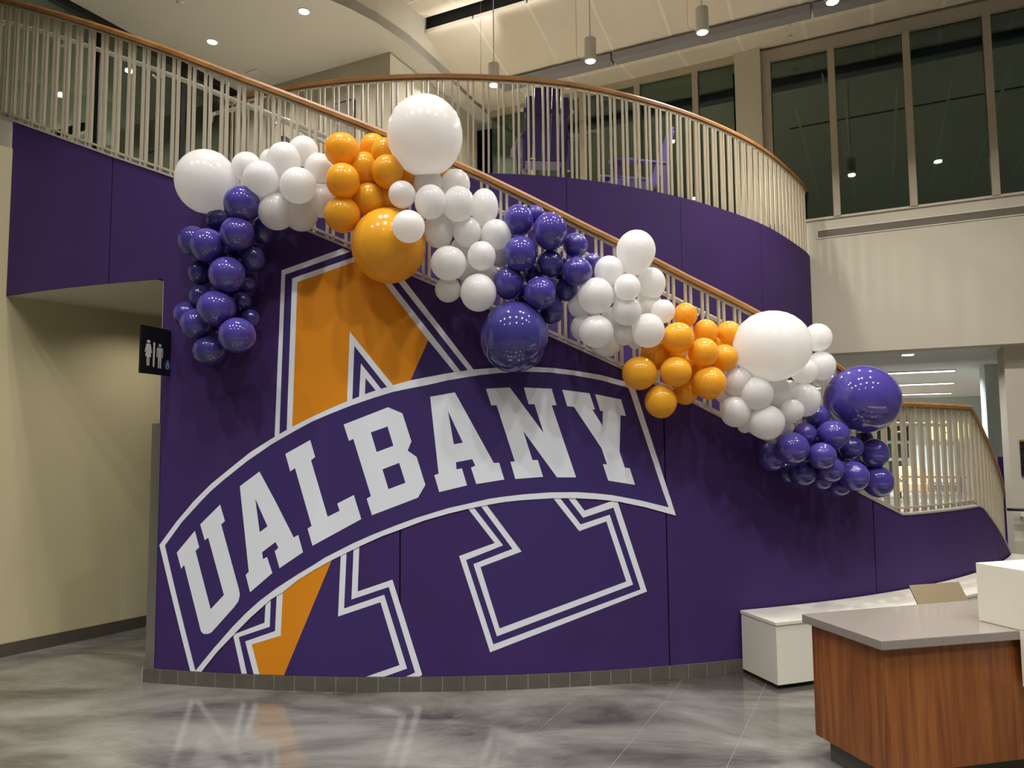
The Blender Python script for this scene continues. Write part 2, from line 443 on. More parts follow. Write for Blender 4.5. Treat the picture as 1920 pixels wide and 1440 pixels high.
cuts = [SB0, bal_s(640), bal_s(850), bal_s(1063), bal_s(1275), bal_s(1424), SB1]
for a, b in zip(cuts, cuts[1:]):
    bal_slab(a + .003, b - .003, -.012, 0, 0.0, ZU).build('panel', MT['purple'], inner)
# upper floor
fl = [(p.x, p.y) for p in BC] + [(4.2, 10.55)]
q0 = Vector((-.58, 12.85, 0)); 
structure(MB().prism([(q[0] - q[2] * .13).xy[:] for q in (bal(SB1 * i / 60) for i in range(61))] + [(4.15, 10.55), (-.5, 12.7), (-4.9, 12.2), (-4.6, 8.4)], ZU - .3, ZU - .06).build('floor_upper', MT['greige']))
structure(MB().prism([(-4.6, 8.4), (-4.9, 12.2), (-8.5, 6.0), (-4.9, 6.9)], ZU - .3, ZU - .06).build('floor_landing', MT['greige']))

# ---- window wall
def wp(s, z, off=0):                                   # point of the window wall plane; off > 0 towards the hall
    return A * s + B * (CW - off) + Vector((0, 0, z))
def wbox(s0, s1, z0, z1, o0, o1):
    return MB().box(wp((s0 + s1) / 2, (z0 + z1) / 2, (o0 + o1) / 2), A * ((s1 - s0) / 2), B * ((o1 - o0) / 2), (0, 0, (z1 - z0) / 2))
ZSILL, ZHEAD, ZLOW = 4.83, 7.41, 2.90
S_COL0, S_COL1 = 1.37, 1.74
SR = -6.0
structure(wbox(SR, .90, ZLOW, ZSILL - .02, -.35, 0).build('wall_right', MT['cream']))
structure(wbox(SR, .92, ZSILL - .02, ZSILL + .01, -.3, .03).build('trim_2', MT['cream']))
structure(wbox(SR, 6.4, ZHEAD, ZHEAD + .9, -.35, -.02).build('wall_window', MT['greige']))
structure(wbox(.72, 1.40, ZU - .1, ZSILL, -.30, -.02).build('wall_sill', MT['seam']))
structure(wbox(S_COL0, S_COL1, ZU - .1, ZHEAD + .12, -.1, .12).build('trim_column', MT['cream']))
win = structure(empty('window_1', wp(0, ZSILL)))
wbox(SR, S_COL0, ZHEAD - .13, ZHEAD + .04, -.12, .05).build('window_head', MT['frame_grey'], win)
wbox(S_COL0 - .13, S_COL0, ZSILL, ZHEAD, -.1, .06).build('window_jamb', MT['frame_grey'], win)
sm = [S_COL0 - .05, .42, -.53, -1.47, -2.42, -3.36, -4.3, -5.25, SR]
for s in sm[1:-1]: wbox(s - .045, s + .045, ZSILL, ZHEAD - .1, -.06, .05).build('mullion', MT['mullion'], win)
for a, b in zip(sm, sm[1:]): wbox(b + .045, a - .045, ZSILL + .01, ZHEAD - .13, -.035, -.015).build('pane', MT['glass'], win)
win2 = structure(empty('window_2', wp(4, ZU)))
sm2 = [5.95, 5.1, 4.21, 3.27, 2.35, S_COL1]
for s in sm2[1:-1]: wbox(s - .045, s + .045, ZU - .08, ZHEAD, -.06, .04).build('mullion', MT['mullion'], win2)
for a, b in zip(sm2, sm2[1:]): wbox(b + .045, a - .045, ZU - .06, ZHEAD, -.035, -.015).build('pane', MT['glass'], win2)
wbox(S_COL1, 5.98, ZHEAD - .02, ZHEAD + .09, -.1, .03).build('window_head', MT['mullion'], win2)
# long air grille under the sill
g = empty('air_grille', wp(-1, 4.58)); tag(g, 'long grey linear air grille set in the cream wall under the windows', 'air grille')
s_g = .70
fr = wbox(SR + .2, s_g, 4.685, 4.70, -.002, .012).v; mb = MB()
for (z0, z1) in ((4.655, 4.668), (4.542, 4.555)):
    t = wbox(SR + .2, s_g, z0, z1, -.002, .014); mb.add(t.v, t.f)
t = wbox(s_g - .014, s_g, 4.542, 4.668, -.002, .014); mb.add(t.v, t.f)
mb.build('grille_frame', MT['white'], g)
for k in range(7):
    z = 4.562 + k * .0145
    wbox(SR + .2, s_g - .014, z, z + .007, 0, .009).build('slat', MT['grille'], g)
wbox(SR + .2, s_g - .014, 4.555, 4.655, -.001, .002).build('backing', MT['frame_grey'], g)

# ---- acoustic ceiling sloping down to the windows
def cp(s, p, z): return A * s + B * (CW - p) + Vector((0, 0, z))
S_END = (at_plane(792, 65, CW - 2.24)).dot(A)
ac = structure(empty('ceiling_panels', cp(0, 1.6, 7.6)))
PRO = [(2.24, 7.79), (1.6, 7.60), (1.1, 7.46), (.6, 7.42), (.02, 7.50)]
step = .86; s = S_END
while s > SR:
    e = max(s - step, SR)
    rows = [[cp(s - .012, p, z), cp(e + .012, p, z)] for p, z in PRO]
    top = [[cp(s - .012, p, z + .05), cp(e + .012, p, z + .05)] for p, z in PRO]
    b = MB().strip(rows); b.strip(top)
    for i in range(len(PRO) - 1):
        for j in (0, 1): b.add([rows[i][j], rows[i + 1][j], top[i + 1][j], top[i][j]], [(0, 1, 2, 3)])
    for i in (0, -1): b.add([rows[i][0], rows[i][1], top[i][1], top[i][0]], [(0, 1, 2, 3)])
    b.build('panel', MT['beige'], ac)
    b = MB()
    for (p0, z0), (p1, z1) in zip(PRO, PRO[1:]):
        b.add([cp(e - .022, p0, z0 - .004), cp(e + .022, p0, z0 - .004), cp(e + .022, p1, z1 - .004), cp(e - .022, p1, z1 - .004)], [(0, 1, 2, 3)])
    b.build('batten', MT['seamlite'], ac)
    s -= step
lo = [cp(s_, p_, z_) for s_, p_, z_ in ((S_END, 0, 7.46), (6.2, 0, 7.46), (6.2, 1.1, 7.46), (S_END, 1.1, 7.46))]
structure(MB().prism([(q.x, q.y) for q in lo], 7.47, 7.55).build('ceiling_soffit', MT['beige']))
# long box beam of lights below the ceiling
bm_ = empty('linear_fixture', cp(0, 1.0, 7.4)); tag(bm_, 'long blue-grey box fixture running under the sloped ceiling panels', 'light fixture')
for a, b in ((5.2, 3.35), (3.32, .6), (.57, -2.2), (-2.23, -5.0)):
    MB().box(cp((a + b) / 2, 1.0, 7.365), A * ((a - b) / 2), B * .10, (0, 0, .05)).build('housing', MT['bluegrey'], bm_)
# black slot between the hall ceiling and the panels
structure(MB().box(cp((S_END + SR) / 2 + .02, 2.05, 8.06), A * ((S_END - SR) / 2 + .05), B * .14, (0, 0, .22)).build('ceiling_slot', MT['black']))
# ---- hall ceiling (nearer, with a rounded corner)
ZH = 8.0
edge = [at_z(u, v, ZH) for u, v in ((560, -40), (612, 0), (650, 25), (680, 37), (706, 43), (737, 45), (762, 41), (783, 38))]
e2 = cp(S_END, 2.5, ZH)
pts = [(p.x, p.y) for p in edge]
far = [cp(SR - 3, (CW - B.dot(edge[-1])), ZH)]
hall = structure(MB().prism(pts + [(far[0].x, far[0].y), (12, -9), (-14, -9), (-14, 3)], ZH, ZH + .12).build('ceiling_hall', MT['beige']))
def ring(pix, name):
    path = [at_z(u, v, ZH - .004) for u, v in pix]
    return MB().sweep(catmull(path, 6), [(-.02, -.004), (.02, -.004), (.02, .004), (-.02, .004)]).build(name, MT['seamlite'], hall)
ring([(690, -20), (722, 0), (746, 13), (775, 24), (808, 27)], 'ceiling_joint')
ring([(675, 33), (722, 18), (750, 11), (782, 0), (800, -8)], 'ceiling_joint')
ring([(838, 0), (852, 5), (870, 7)], 'ceiling_joint')
for k in range(12):                        # battens of the hall ceiling, seen in the window glass
    MB().box(A * (1.2 - .86 * k) + B * (CW - 6.6) + Vector((0, 0, ZH - .003)), A * .022, B * 3.2, (0, 0, .004)).build('batten', MT['seamlite'], hall)
MB().box(A * -3.6 + B * (CW - 4.4) + Vector((0, 0, ZH - .002)), A * 5, B * .03, (0, 0, .004)).build('reveal', MT['black'], hall)
# ---- upper white ceiling with its cream edge fascia
ce = [at_z(u, v, ZC) for u, v in ((560, -45), (612, -3), (660, 18), (707, 43), (770, 86), (827, 137))]
d_ = (ce[-1] - ce[-2]).normalized(); ce.append(ce[-1] + d_ * 2.2)
cew = [(p.x, p.y) for p in ce]
structure(MB().prism(cew + [(-1.5, 13.6), (-4.0, 14.0), (-12, 8), (-14, 1), (-5, 5)], ZC, ZC + .15).build('ceiling_upper', MT['ceil']))
structure(MB().strip([[p + Vector((0, 0, .001)) for p in ce], [p + Vector((0, 0, 1.0)) for p in ce]]).strip([[p + Vector((-.1, .05, .001)) for p in ce], [p + Vector((-.1, .05, 1.0)) for p in ce]]).build('ceiling_fascia', MT['cream']))
# ---- upper back wall block
K0 = Vector((-1.74, 10.49, 0)); K1 = K0 + A * 3.0; K2 = K0 + B * 2.62
structure(MB().prism([(K0.x, K0.y), (K1.x, K1.y), (K1 + B * 2.6).xy[:], (K2.x, K2.y)], ZU - .1, ZC).build('wall_upper', MT['greige']))
# ---- glass wall at the upper left
GL0 = at_z(443, 173, ZC); GL0.z = 0
win3 = structure(empty('window_3', GL0))
def gp(t, z): return GL0 - B * t + Vector((0, 0, z))
ts = [0, 1.05, 2.35, 3.8, 5.4, 7.2]
for a, b in zip(ts, ts[1:]):
    MB().box(gp((a + b) / 2, (ZU + ZC) / 2), B * ((b - a) / 2 - .035), A * .008, (0, 0, (ZC - ZU) / 2)).build('pane', MT['glass2'], win3)
for a in ts: MB().box(gp(a, (ZU + ZC) / 2), B * .035, A * .05, (0, 0, (ZC - ZU) / 2 + .02)).build('mullion', MT['blackplastic'], win3)
MB().box(gp(3.6, ZC - .05), B * 3.6, A * .05, (0, 0, .05)).build('window_head', MT['blackplastic'], win3)
# ---- alcove wall to the left
AW0 = at_z(-420, 1310, 0); AW1 = at_z(0, 1233, 0); AW2 = at_z(287, 1172, 0); dd = (AW2 - AW1).normalized(); AW0 = AW1 - dd * 3.2; AW3 = AW1 + dd * 4.6
nn = Vector((-dd.y, dd.x, 0))
structure(MB().prism([AW0.xy[:], AW3.xy[:], (AW3 + nn * .2).xy[:], (AW0 + nn * .2).xy[:]], 0, 4.2).build('wall_alcove', MT['warmlit_cream']))
structure(MB().prism([(AW0 - nn * .012).xy[:], (AW3 - nn * .012).xy[:], (AW3 + nn * .01).xy[:], (AW0 + nn * .01).xy[:]], 0, .105).build('baseboard_alcove', MT['darkbase']))
structure(MB().bx(-8, -.5, 10.2, 10.4, 0, 4.2).build('wall_corridor', MT['cream']))
# ---- rest of the hall shell, outside the picture
structure(MB().bx(-14.2, -14, -9, 14, 0, 9).build('wall_left', MT['cream']))
structure(MB().bx(-14, 12, -9.2, -9, 0, 9).build('wall_back', MT['cream']))
structure(MB().bx(12, 12.2, -9, 12, 0, 9).build('wall_side', MT['cream']))

# ================================================================== LOBBY SEEN BENEATH THE WINDOW WALL
ZR2 = 3.06
structure(wbox(SR, 6, ZLOW, ZLOW + .1, -2.2, -.352).build('ceiling_lower_soffit', MT['ceil']))
structure(wbox(SR - 2, 8, ZR2, ZR2 + .1, -26, -2.2).build('ceiling_lobby', MT['ceil']))
structure(wbox(SR, 8, ZLOW, ZR2 + .05, -2.25, -2.2).build('trim_soffit', MT['ceil']))
CFAR = CW + 17
def fp(u, v): return at_plane(u, v, CFAR)
structure(MB().box(A * 0 + B * (CFAR + .1) + Vector((0, 0, 1.6)), A * 14, B * .1, (0, 0, 1.6)).build('wall_lobby', MT['lobbywhite']))
def frect(name, mt, u0, v0, u1, v1, off, parent=None, th=.03, top=None):
    a = at_plane(u0, v0, CFAR - off); b = at_plane(u1, v1, CFAR - off)
    s0, s1 = sorted((a.dot(A), b.dot(A))); z0, z1 = sorted((a.z, b.z)); z0 = max(z0, .01)
    return MB().box(A * ((s0 + s1) / 2) + B * (CFAR - off) + Vector((0, 0, (z0 + z1) / 2)), A * ((s1 - s0) / 2), B * th, (0, 0, (z1 - z0) / 2)).build(name, mt, parent)
win4 = structure(empty('window_4', fp(1660, 850)))
frect('frame', MT['mullion'], 1600, 770, 1708, 905, .01, win4)
for i, (u0, u1) in enumerate(((1604, 1626), (1630, 1652), (1656, 1678), (1682, 1704))):
    for v0, v1 in ((796, 826), (832, 858), (864, 900)): frect('pane', MT['green'], u0, v0, u1, v1, .05, win4)
dis = [(1742, 790, 1756, 824), (1764, 790, 1778, 824), (1790, 792, 1806, 822), (1808, 796, 1822, 820)]
for i, (u0, v0, u1, v1) in enumerate(dis):
    o = frect('lit_panel', MT['yellow'], u0, v0, u1, v1, .06)
    tag(o, 'small yellow lit wall panel of the far lobby, %s from the left' % ('first', 'second', 'third', 'fourth')[i], 'light panel', 'yellow lit panels on the far lobby wall')
bd = empty('display_board', fp(1755, 880)); tag(bd, 'pale green display board on the far lobby wall seen between balusters', 'display board')
frect('board', MT['lobbywhite'], 1716, 836, 1796, 905, .25, bd, .02); frect('board_rail', MT['frame_grey'], 1714, 829, 1800, 834, .26, bd, .03)
frect('board_rail', MT['frame_grey'], 1714, 906, 1800, 910, .26, bd, .03)
for i, (u0, u1) in enumerate(((1801, 1808), (1817, 1823), (1829, 1835))):
    tag(frect('purple_banner', MT['chair'], u0, 892, u1, 975, .8, None, .03), 'narrow dark purple standing panel in the far lobby, %s of three' % ('left', 'middle', 'right')[i], 'panel', 'purple standing panels in the lobby')
# lounge chairs and a table far back
def lounge(u, v, label):
    p = at_z(u, v, 0); e = empty('lounge_chair', p); tag(e, label, 'lounge chair', 'lounge chairs in the far lobby')
    MB().box(p + Vector((0, 0, .32)), A * .38, B * .36, (0, 0, .13)).build('seat', MT['sofa'], e, bevel=.03)
    MB().box(p + B * .32 + Vector((0, 0, .62)), A * .38, B * .08, (0, 0, .28)).build('backrest', MT['sofa'], e, bevel=.03)
    for s in (-1, 1):
        MB().box(p + A * (.36 * s) + Vector((0, 0, .45)), A * .05, B * .34, (0, 0, .16)).build('armrest', MT['sofa'], e, bevel=.02)
        for q in (-1, 1): MB().box(p + A * (.32 * s) + B * (.3 * q) + Vector((0, 0, .1)), A * .02, B * .02, (0, 0, .1)).build('leg', MT['blackplastic'], e)
lounge(1636, 934, 'tan lounge chair in the far lobby, left of the pair'); lounge(1712, 934, 'tan lounge chair in the far lobby, right of the pair')
p = at_z(1752, 944, 0); e = empty('lobby_table', p); tag(e, 'low dark table in the far lobby below the pale board', 'table')
MB().box(p + Vector((0, 0, .7)), A * .75, B * .35, (0, 0, .02)).build('table_top', MT['walnut'], e)
for s in (-1, 1):
    for q in (-1, 1): MB().box(p + A * (.7 * s) + B * (.3 * q) + Vector((0, 0, .34)), A * .02, B * .02, (0, 0, .34)).build('leg', MT['blackplastic'], e)
for i, (u0, u1, v) in enumerate(((1664, 1790, 694.5), (1680, 1788, 718), (1688, 1783, 737), (1735, 1781, 750))):
    a = at_z(u1, v, ZR2 - .02); b = at_z(u0, v + 3.5, ZR2 - .02); s1 = a.dot(A); c = a.dot(B)
    e = empty('linear_lobby_light', a); tag(e, 'white linear light strip in the lobby ceiling, %s from the front' % ('first', 'second', 'third', 'fourth')[i], 'ceiling light', 'linear lights in the lobby ceiling')
    MB().box(A * (s1 + 1.6) + B * c + Vector((0, 0, ZR2 - .013)), A * 1.62, B * .10, (0, 0, .012)).build('housing', MT['white'], e)
    MB().box(A * (s1 + 1.6) + B * c + Vector((0, 0, ZR2 - .032)), A * 1.6, B * .07, (0, 0, .006)).build('diffuser', MT['lens_s'], e)
    lamp('lobby_strip_lamp', A * (s1 + 1.6) + B * c + Vector((0, 0, ZR2 - .06)), 150, color=(.94, .97, 1), sx=3.2, sy=.14, axis=A)
lamp('lobby_lamp', A * -3 + B * (CW + 6) + Vector((0, 0, ZR2 - .05)), 330, .2, color=(.97, .98, 1))
lamp('lobby_lamp', A * 1 + B * (CW + 12.5) + Vector((0, 0, ZR2 - .05)), 520, .2, color=(.97, .98, 1))
# recessed square light in the soffit
p = at_z(1702, 664.5, ZLOW); e = empty('soffit_downlight', p); tag(e, 'small square recessed light in the soffit under the window wall', 'ceiling light')
MB().box(p + Vector((0, 0, -.004)), A * .09, B * .09, (0, 0, .004)).build('trim_plate', MT['white'], e)
MB().box(p + Vector((0, 0, -.010)), A * .07, B * .07, (0, 0, .003)).build('lens', MT['lens'], e)
lamp('soffit_lamp', p + Vector((0, 0, -.03)), 22, .06)
# columns at the right
S_C = at_plane(1890, 800, CW + .25).dot(A)
structure(MB().box(A * (S_C - 1.0) + B * (CW + .55) + Vector((0, 0, ZLOW / 2)), A * 1.0, B * .3, (0, 0, ZLOW / 2)).build('wall_pier', MT['cream']))
structure(MB().box(A * (S_C - 1.0) + B * (CW + .24) + Vector((0, 0, .2)), A * 1.005, B * .02, (0, 0, .2)).build('baseboard_pier', MT['greige']))
q = at_plane(1852, 800, CW + 5); q2 = at_plane(1893, 800, CW + 5)
structure(MB().box(A * ((q.dot(A) + q2.dot(A)) / 2 - .4) + B * (CW + 5.4) + Vector((0, 0, 1.55)), A * ((q.dot(A) - q2.dot(A)) / 2 + .4), B * .4, (0, 0, 1.55)).build('trim_white_column', MT['lobbywhite']))
q = at_plane(1887, 930, CW + 2.2)
ps = MB().box(A * (q.dot(A) - .12) + B * (CW + 2.2) + Vector((0, 0, .72)), A * .2, B * .03, (0, 0, .7)).build('purple_notice_post', MT['purple'])
tag(ps, 'narrow purple panel standing between the stair end and the cream pier', 'panel')
pl = empty('wall_plaque', at_plane(1916, 860, CW + .24)); tag(pl, 'black plaque with an orange top edge on the cream pier', 'plaque')
a = at_plane(1911.5, 828, CW + .23); b = at_plane(1935, 893, CW + .23)
MB().box(A * ((a.dot(A) + b.dot(A)) / 2) + B * (CW + .235) + Vector((0, 0, (a.z + b.z) / 2)), A * ((a.dot(A) - b.dot(A)) / 2), B * .012, (0, 0, (a.z - b.z) / 2)).build('plate', MT['blackplastic'], pl)
MB().box(A * ((a.dot(A) + b.dot(A)) / 2) + B * (CW + .235) + Vector((0, 0, a.z + .012)), A * ((a.dot(A) - b.dot(A)) / 2), B * .014, (0, 0, .012)).build('top_edge', MT['oak'], pl)
for k in range(3):
    for j in range(2):
        c = at_plane(1914 + 6 * j, 838 + 17 * k, CW + .22)
        MB().lathe([(.006, 0), (.008, .004), (.004, .008)], c, -B, 8).build('stud', MT['steel'], pl)
a = at_plane(1888, 955, CW + .12)
hr = empty('pier_rail', a); tag(hr, 'short black horizontal rail end on a pale bracket beside the cream pier', 'rail')
MB().sweep([a, a - A * .25, a - A * .7], CIRC(.02)).build('rail_bar', MT['blackplastic'], hr, True)
MB().box(a - A * .16 + Vector((0, 0, -.05)), A * .02, B * .02, (0, 0, .03)).build('bracket', MT['white'], hr)
MB().box(a - A * .16 + B * .06 + Vector((0, 0, -.07)), A * .012, B * .07, (0, 0, .01)).build('bracket_arm', MT['white'], hr)

# ================================================================== RAILINGS
RR = R - .07
bar = MB().bx(-.0098, .0098, -.0098, .0098, 0, 1).build('baluster', MT['baluster']); bar_mesh = bar.data; bpy.data.objects.remove(bar)
def baluster(parent, p, z0, z1, ang):
    o = bpy.data.objects.new('baluster', bar_mesh); o.location = (p.x, p.y, z0); o.scale = (1, 1, z1 - z0); o.rotation_euler = (0, 0, ang)
    COL.objects.link(o); o.parent = parent; o.matrix_parent_inverse = world(parent).inverted()
rail = empty('stair_railing', pol(0, RR, 0)); tag(rail, 'stair railing with paired cream balusters and oak handrail above the mural wall', 'railing')
th = -35.6
pitch = 1.062
while th < 57.5:
    for d in (-.165, .165):
        p = pol(th + d, RR, 0); baluster(rail, p, ztop(th + d) + .012, zrail(th + d) - .015, math.radians(th + d))
    th += pitch
ths = [-35.8 + k * .8 for k in range(int(93.6 / .8) + 1)]
WR = [(-.034, -.022), (.034, -.022), (.036, .004), (.026, .022), (-.026, .022), (-.036, .004)]
MB().sweep([pol(t, RR, zrail(t)) for t in ths], WR).build('handrail', MT['oak'], rail)
MB().sweep([pol(t, RR, zrail(t) - .035) for t in ths], [(-.016, -.006), (.016, -.006), (.016, .006), (-.016, .006)]).build('top_bar', MT['baluster'], rail)
MB().sweep([pol(t, RR, ztop(t) + .055) for t in ths], [(-.012, -.008), (.012, -.008), (.012, .008), (-.012, .008)]).build('bottom_bar', MT['baluster'], rail)
MB().sweep([pol(t, RR - .09, zrail(t) - .17) for t in ths if -35 < t < 41], CIRC(.019, 8)).build('pipe_handrail', MT['pipe'], rail, True)
MB().sweep([pol(t, RR - .09, ztop(t) + .36) for t in ths if -5 < t < 30.5], CIRC(.017, 8)).build('lower_pipe', MT['pipe'], rail, True)
for t in (-32, -24, -16, -8, 0, 8, 16, 24, 32, 39):
    MB().sweep([pol(t, RR, zrail(t) - .24), pol(t, RR - .06, zrail(t) - .25), pol(t, RR - .09, zrail(t) - .19)], CIRC(.009, 6)).build('bracket', MT['pipe'], rail)
# balcony railing
br = empty('balcony_railing', (BC[60].x, BC[60].y, ZU)); tag(br, 'curved balcony railing with paired cream balusters on the upper floor', 'railing')
ZBR = 5.27
def bz(s): return ZBR
s = .03
while s < SB1 - .05:
    for d in (-.026, .026):
        p, t, n_ = bal(max(0, s + d)); p = p - n_ * .03
        baluster(br, p, ZU - .02, ZBR - .02, math.atan2(t.y, t.x))
    s += .15
pth = []
for i in range(0, 121):
    p, t, n_ = bal(SB1 * i / 120); pth.append(p - n_ * .03 + Vector((0, 0, ZBR)))
MB().sweep(pth, WR).build('handrail', MT['balcony_oak'], br)
MB().sweep([p - Vector((0, 0, .035)) for p in pth], [(-.016, -.006), (.016, -.006), (.016, .006), (-.016, .006)]).build('top_bar', MT['baluster'], br)
# inner pipe rail going down along the balcony wall
ir = empty('wall_handrail', bal(.1)[0] + Vector((0, 0, 5))); tag(ir, 'white pipe handrail descending along the inner stair wall under the balcony', 'handrail')
ip = []
for k in range(24):
    p, t, n_ = bal(.05 + k * .16); u_ = p + n_ * .08
    tt = theta(u_); ip.append(u_ + Vector((0, 0, zrail(tt) - .12 if tt > -18 else 4.86)))
z_first = at_depth(406, 212, ip[0].y).z
dz = z_first - ip[0].z
ip = [q + Vector((0, 0, dz)) for q in ip]
MB().sweep(ip, CIRC(.02, 8)).build('pipe', MT['pipe'], ir, True)
MB().sweep([ip[0], ip[0] + Vector((-.05, 0, -.02)), ip[0] + Vector((-.06, .01, -.09))], CIRC(.02, 8)).build('rail_return', MT['pipe'], ir, True)
for k in (2, 9, 16): MB().sweep([ip[k] - Vector((0, 0, .02)), ip[k] - Vector((0, 0, .07)) + Vector((0, .07, 0))], CIRC(.01, 6)).build('bracket', MT['pipe'], ir)

# ================================================================== CEILING LAMPS
def pendant(u, v, i):
    p = at_plane(u, v, 8.39); c = Vector((p.x, p.y, 0)); zb = p.z; r = .073
    e = empty('pendant_light', p); tag(e, 'grey cylinder pendant light on a thin cable, ' + i, 'pendant light', 'cylinder pendants in front of the windows')
    MB().lathe([(r - .006, 0), (r, .006), (r, .285), (r - .01, .29)], c + Vector((0, 0, zb)), n=24).build('body', MT['alu'], e, False)
    bd_ = [x for x in e.children if x.name.startswith('body')][0]
    MB().lathe([(r - .016, 0), (r - .016, .004)], c + Vector((0, 0, zb - .005)), n=20).build('lens', MT['lens'], bd_)
    MB().lathe([(.007, 0), (.007, 8.0 - zb - .29)], c + Vector((0, 0, zb + .288)), n=6).build('stem', MT['alu'], e)
    MB().sweep([c + Vector((-.17, 0, 8.0)), c + Vector((-.17, 0, zb + .12)), c + Vector((-.16, 0, zb + .06)), c + Vector((-.07, 0, zb + .02))], CIRC(.004, 5)).build('cable', MT['white'], e)
    lamp('pendant_lamp', c + Vector((0, 0, zb - .012)), 60, .055, WARM)
pendant(926, 160, 'left one, crossing the balcony rail'); pendant(1107, 115, 'middle one'); pendant(1317, 61, 'right one in full view')
pendant(1561, 4, 'cut by the picture top')
for k in (5,):
    c = at_plane(1561, 4, 8.39) - A * (1.33 * (k - 4)); lamp('pendant_lamp', c, 60, .055, WARM)
def downlight(u, v, label, pw=70):
    p = at_z(u, v, ZC); e = empty('recessed_downlight', p); tag(e, label, 'downlight', 'recessed downlights in the upper ceiling')
    MB().lathe([(.085, 0), (.085, -.006), (.066, -.008)], p, n=20).build('trim_ring', MT['white'], e)
    MB().lathe([(.064, -.004), (.064, -.011)], p, n=20).build('lens', MT['lens'], e)
    lamp('upper_lamp', p + Vector((0, 0, -.03)), pw, .06, WARM)
downlight(398, 78, 'round recessed downlight in the upper ceiling, nearer the stair rail', 40)
downlight(570, 21, 'round recessed downlight near the curved ceiling edge at the top', 40)
lamp('upper_lamp', (-6.6, 7.6, ZC - .03), 60, .06, WARM); lamp('upper_lamp', (-.9, 11.3, ZC - .1), 30, .05, WARM)
# detectors
for (u, v, r, l) in ((1475, 48, .055, 'white round smoke detector on the ceiling above the windows'), (1482, 69, .03, 'small white sprinkler head below the smoke detector')):
    p = at_z(u, v, 7.43); o = MB().lathe([(r, 0), (r, -.02), (r * .7, -.035), (r * .3, -.04)], p, n=16).build('smoke_detector' if r > .05 else 'sprinkler', MT['white']); tag(o, l, 'detector' if r > .05 else 'sprinkler')
p = at_z(338, 2, ZC); o = MB().lathe([(.05, 0), (.05, -.02), (.03, -.035)], p, n=14).build('ceiling_sensor', MT['white']); tag(o, 'white ceiling sensor at the top edge above the stair', 'sensor')
a = at_z(470, 132, ZC); b = at_z(510, 152, ZC)
o = MB().box((a + b) / 2 + Vector((0, 0, -.008)), (b - a) * .5, (b - a).cross(Vector((0, 0, 1))).normalized() * .12, (0, 0, .008)).build('ceiling_vent', MT['white']); tag(o, 'flat white ceiling vent plate behind the oak handrail', 'vent')
# wash light in the slot
lamp('slot_wash', cp(S_END - 2.6, 2.46, 7.62), 4, color=WARM, aim=(B.x * .55, B.y * .55, .83), sx=4.8, sy=.04, axis=A, spread=75)
lamp('fascia_fill_lamp', cp(S_END - 1.5, 2.3, 7.5), 6, .08, WARM, aim=(A.x, A.y, -.25), spread=120)  # added lamp without a fixture, brightens the fascia and cream wall
lamp('alcove_fill_lamp', (-3.0, 6.6, 2.88), 7, .3, WARM)  # added unseen lamp, brightens the alcove wall below the stair bridge

# ================================================================== FRAMED SCREEN AND CHAIRS UPSTAIRS
a = at_plane(626, 196, B.dot(K0) - .02); b = at_plane(665, 262, B.dot(K0) - .02)
e = empty('framed_screen', a); tag(e, 'dark framed screen on the upper wall behind the balcony', 'screen')
mid = A * ((a.dot(A) + b.dot(A)) / 2) + B * (B.dot(K0) - .03) + Vector((0, 0, (a.z + b.z) / 2)); hs = abs(a.dot(A) - b.dot(A)) / 2; hz = abs(a.z - b.z) / 2
MB().box(mid, A * hs, B * .02, (0, 0, hz)).build('frame', MT['blackplastic'], e)
MB().box(mid - B * .022, A * (hs - .03), B * .004, (0, 0, hz - .03)).build('screen_glass', MT['grille'], e)
def adirondack(loc, rz, sc, label, lift=.37):
    e = empty('adirondack_chair', loc); e.rotation_euler = (0, 0, rz); e.scale = (sc, sc, sc); M_ = world(e); up = lift / sc
    def part(name, mb, mt=MT['chair'], parent=e):
        mb.v = [M_ @ (v + Vector((0, 0, up)) if v.z > .125 or name not in ('front_leg', 'rear_leg') else v) for v in mb.v]; return mb.build(name, mt, parent, bevel=0)
    tilt = Vector((0, .30, .954)); nrm = Vector((0, -.954, .30))
    for i, x in enumerate((-.22, -.11, 0, .11, .22)):
        L = (.74, .84, .88, .84, .74)[i]
        part('back_slat', MB().box(Vector((x, .22, .30)) + tilt * (L / 2), (.05, 0, 0), tilt * (L / 2), nrm * .011))
    part('back_brace', MB().box(Vector((0, .245, .30)) + tilt * .56, (.30, 0, 0), tilt * .03, nrm * .014))
    for s_ in (-1, 1): part('brace_end', MB().box(Vector((.315 * s_, .245, .30)) + tilt * .56, (.02, 0, 0), tilt * .02, nrm * .014), MT['white'])
    for k in range(6):
        y = -.33 + k * .095; part('seat_slat', MB().box((0, y, .37 - (y + .33) * .17), (.27, 0, 0), (0, .042, -.007), (0, .002, .011)))
    for s_ in (-1, 1):
        part('front_leg', MB().box((.29 * s_, -.33, .27), (.02, 0, 0), (0, .05, 0), (0, 0, .27)))
        part('rear_leg', MB().add([(x, y, z) for x in (.25 * s_, .28 * s_) for y, z in ((-.36, .26), (-.36, .37), (.42, .12), (.48, 0), (.38, 0))], [(0, 1, 2, 3, 4), (9, 8, 7, 6, 5), (0, 5, 6, 1), (1, 6, 7, 2), (2, 7, 8, 3), (3, 8, 9, 4), (4, 9, 5, 0)]))
        part('armrest', MB().prism([(.22 * s_, -.42), (.38 * s_, -.42), (.40 * s_, -.2), (.35 * s_, .1), (.31 * s_, .36), (.27 * s_, .36), (.26 * s_, .0)], .55, .575))
        part('arm_post', MB().box((.29 * s_, .28, .34), (.018, 0, 0), (0, .035, 0), (0, 0, .22)))
    tag(e, label, 'chair', 'purple slatted armchairs on the balcony')
ch = at_depth(1018, 330, 8.35)
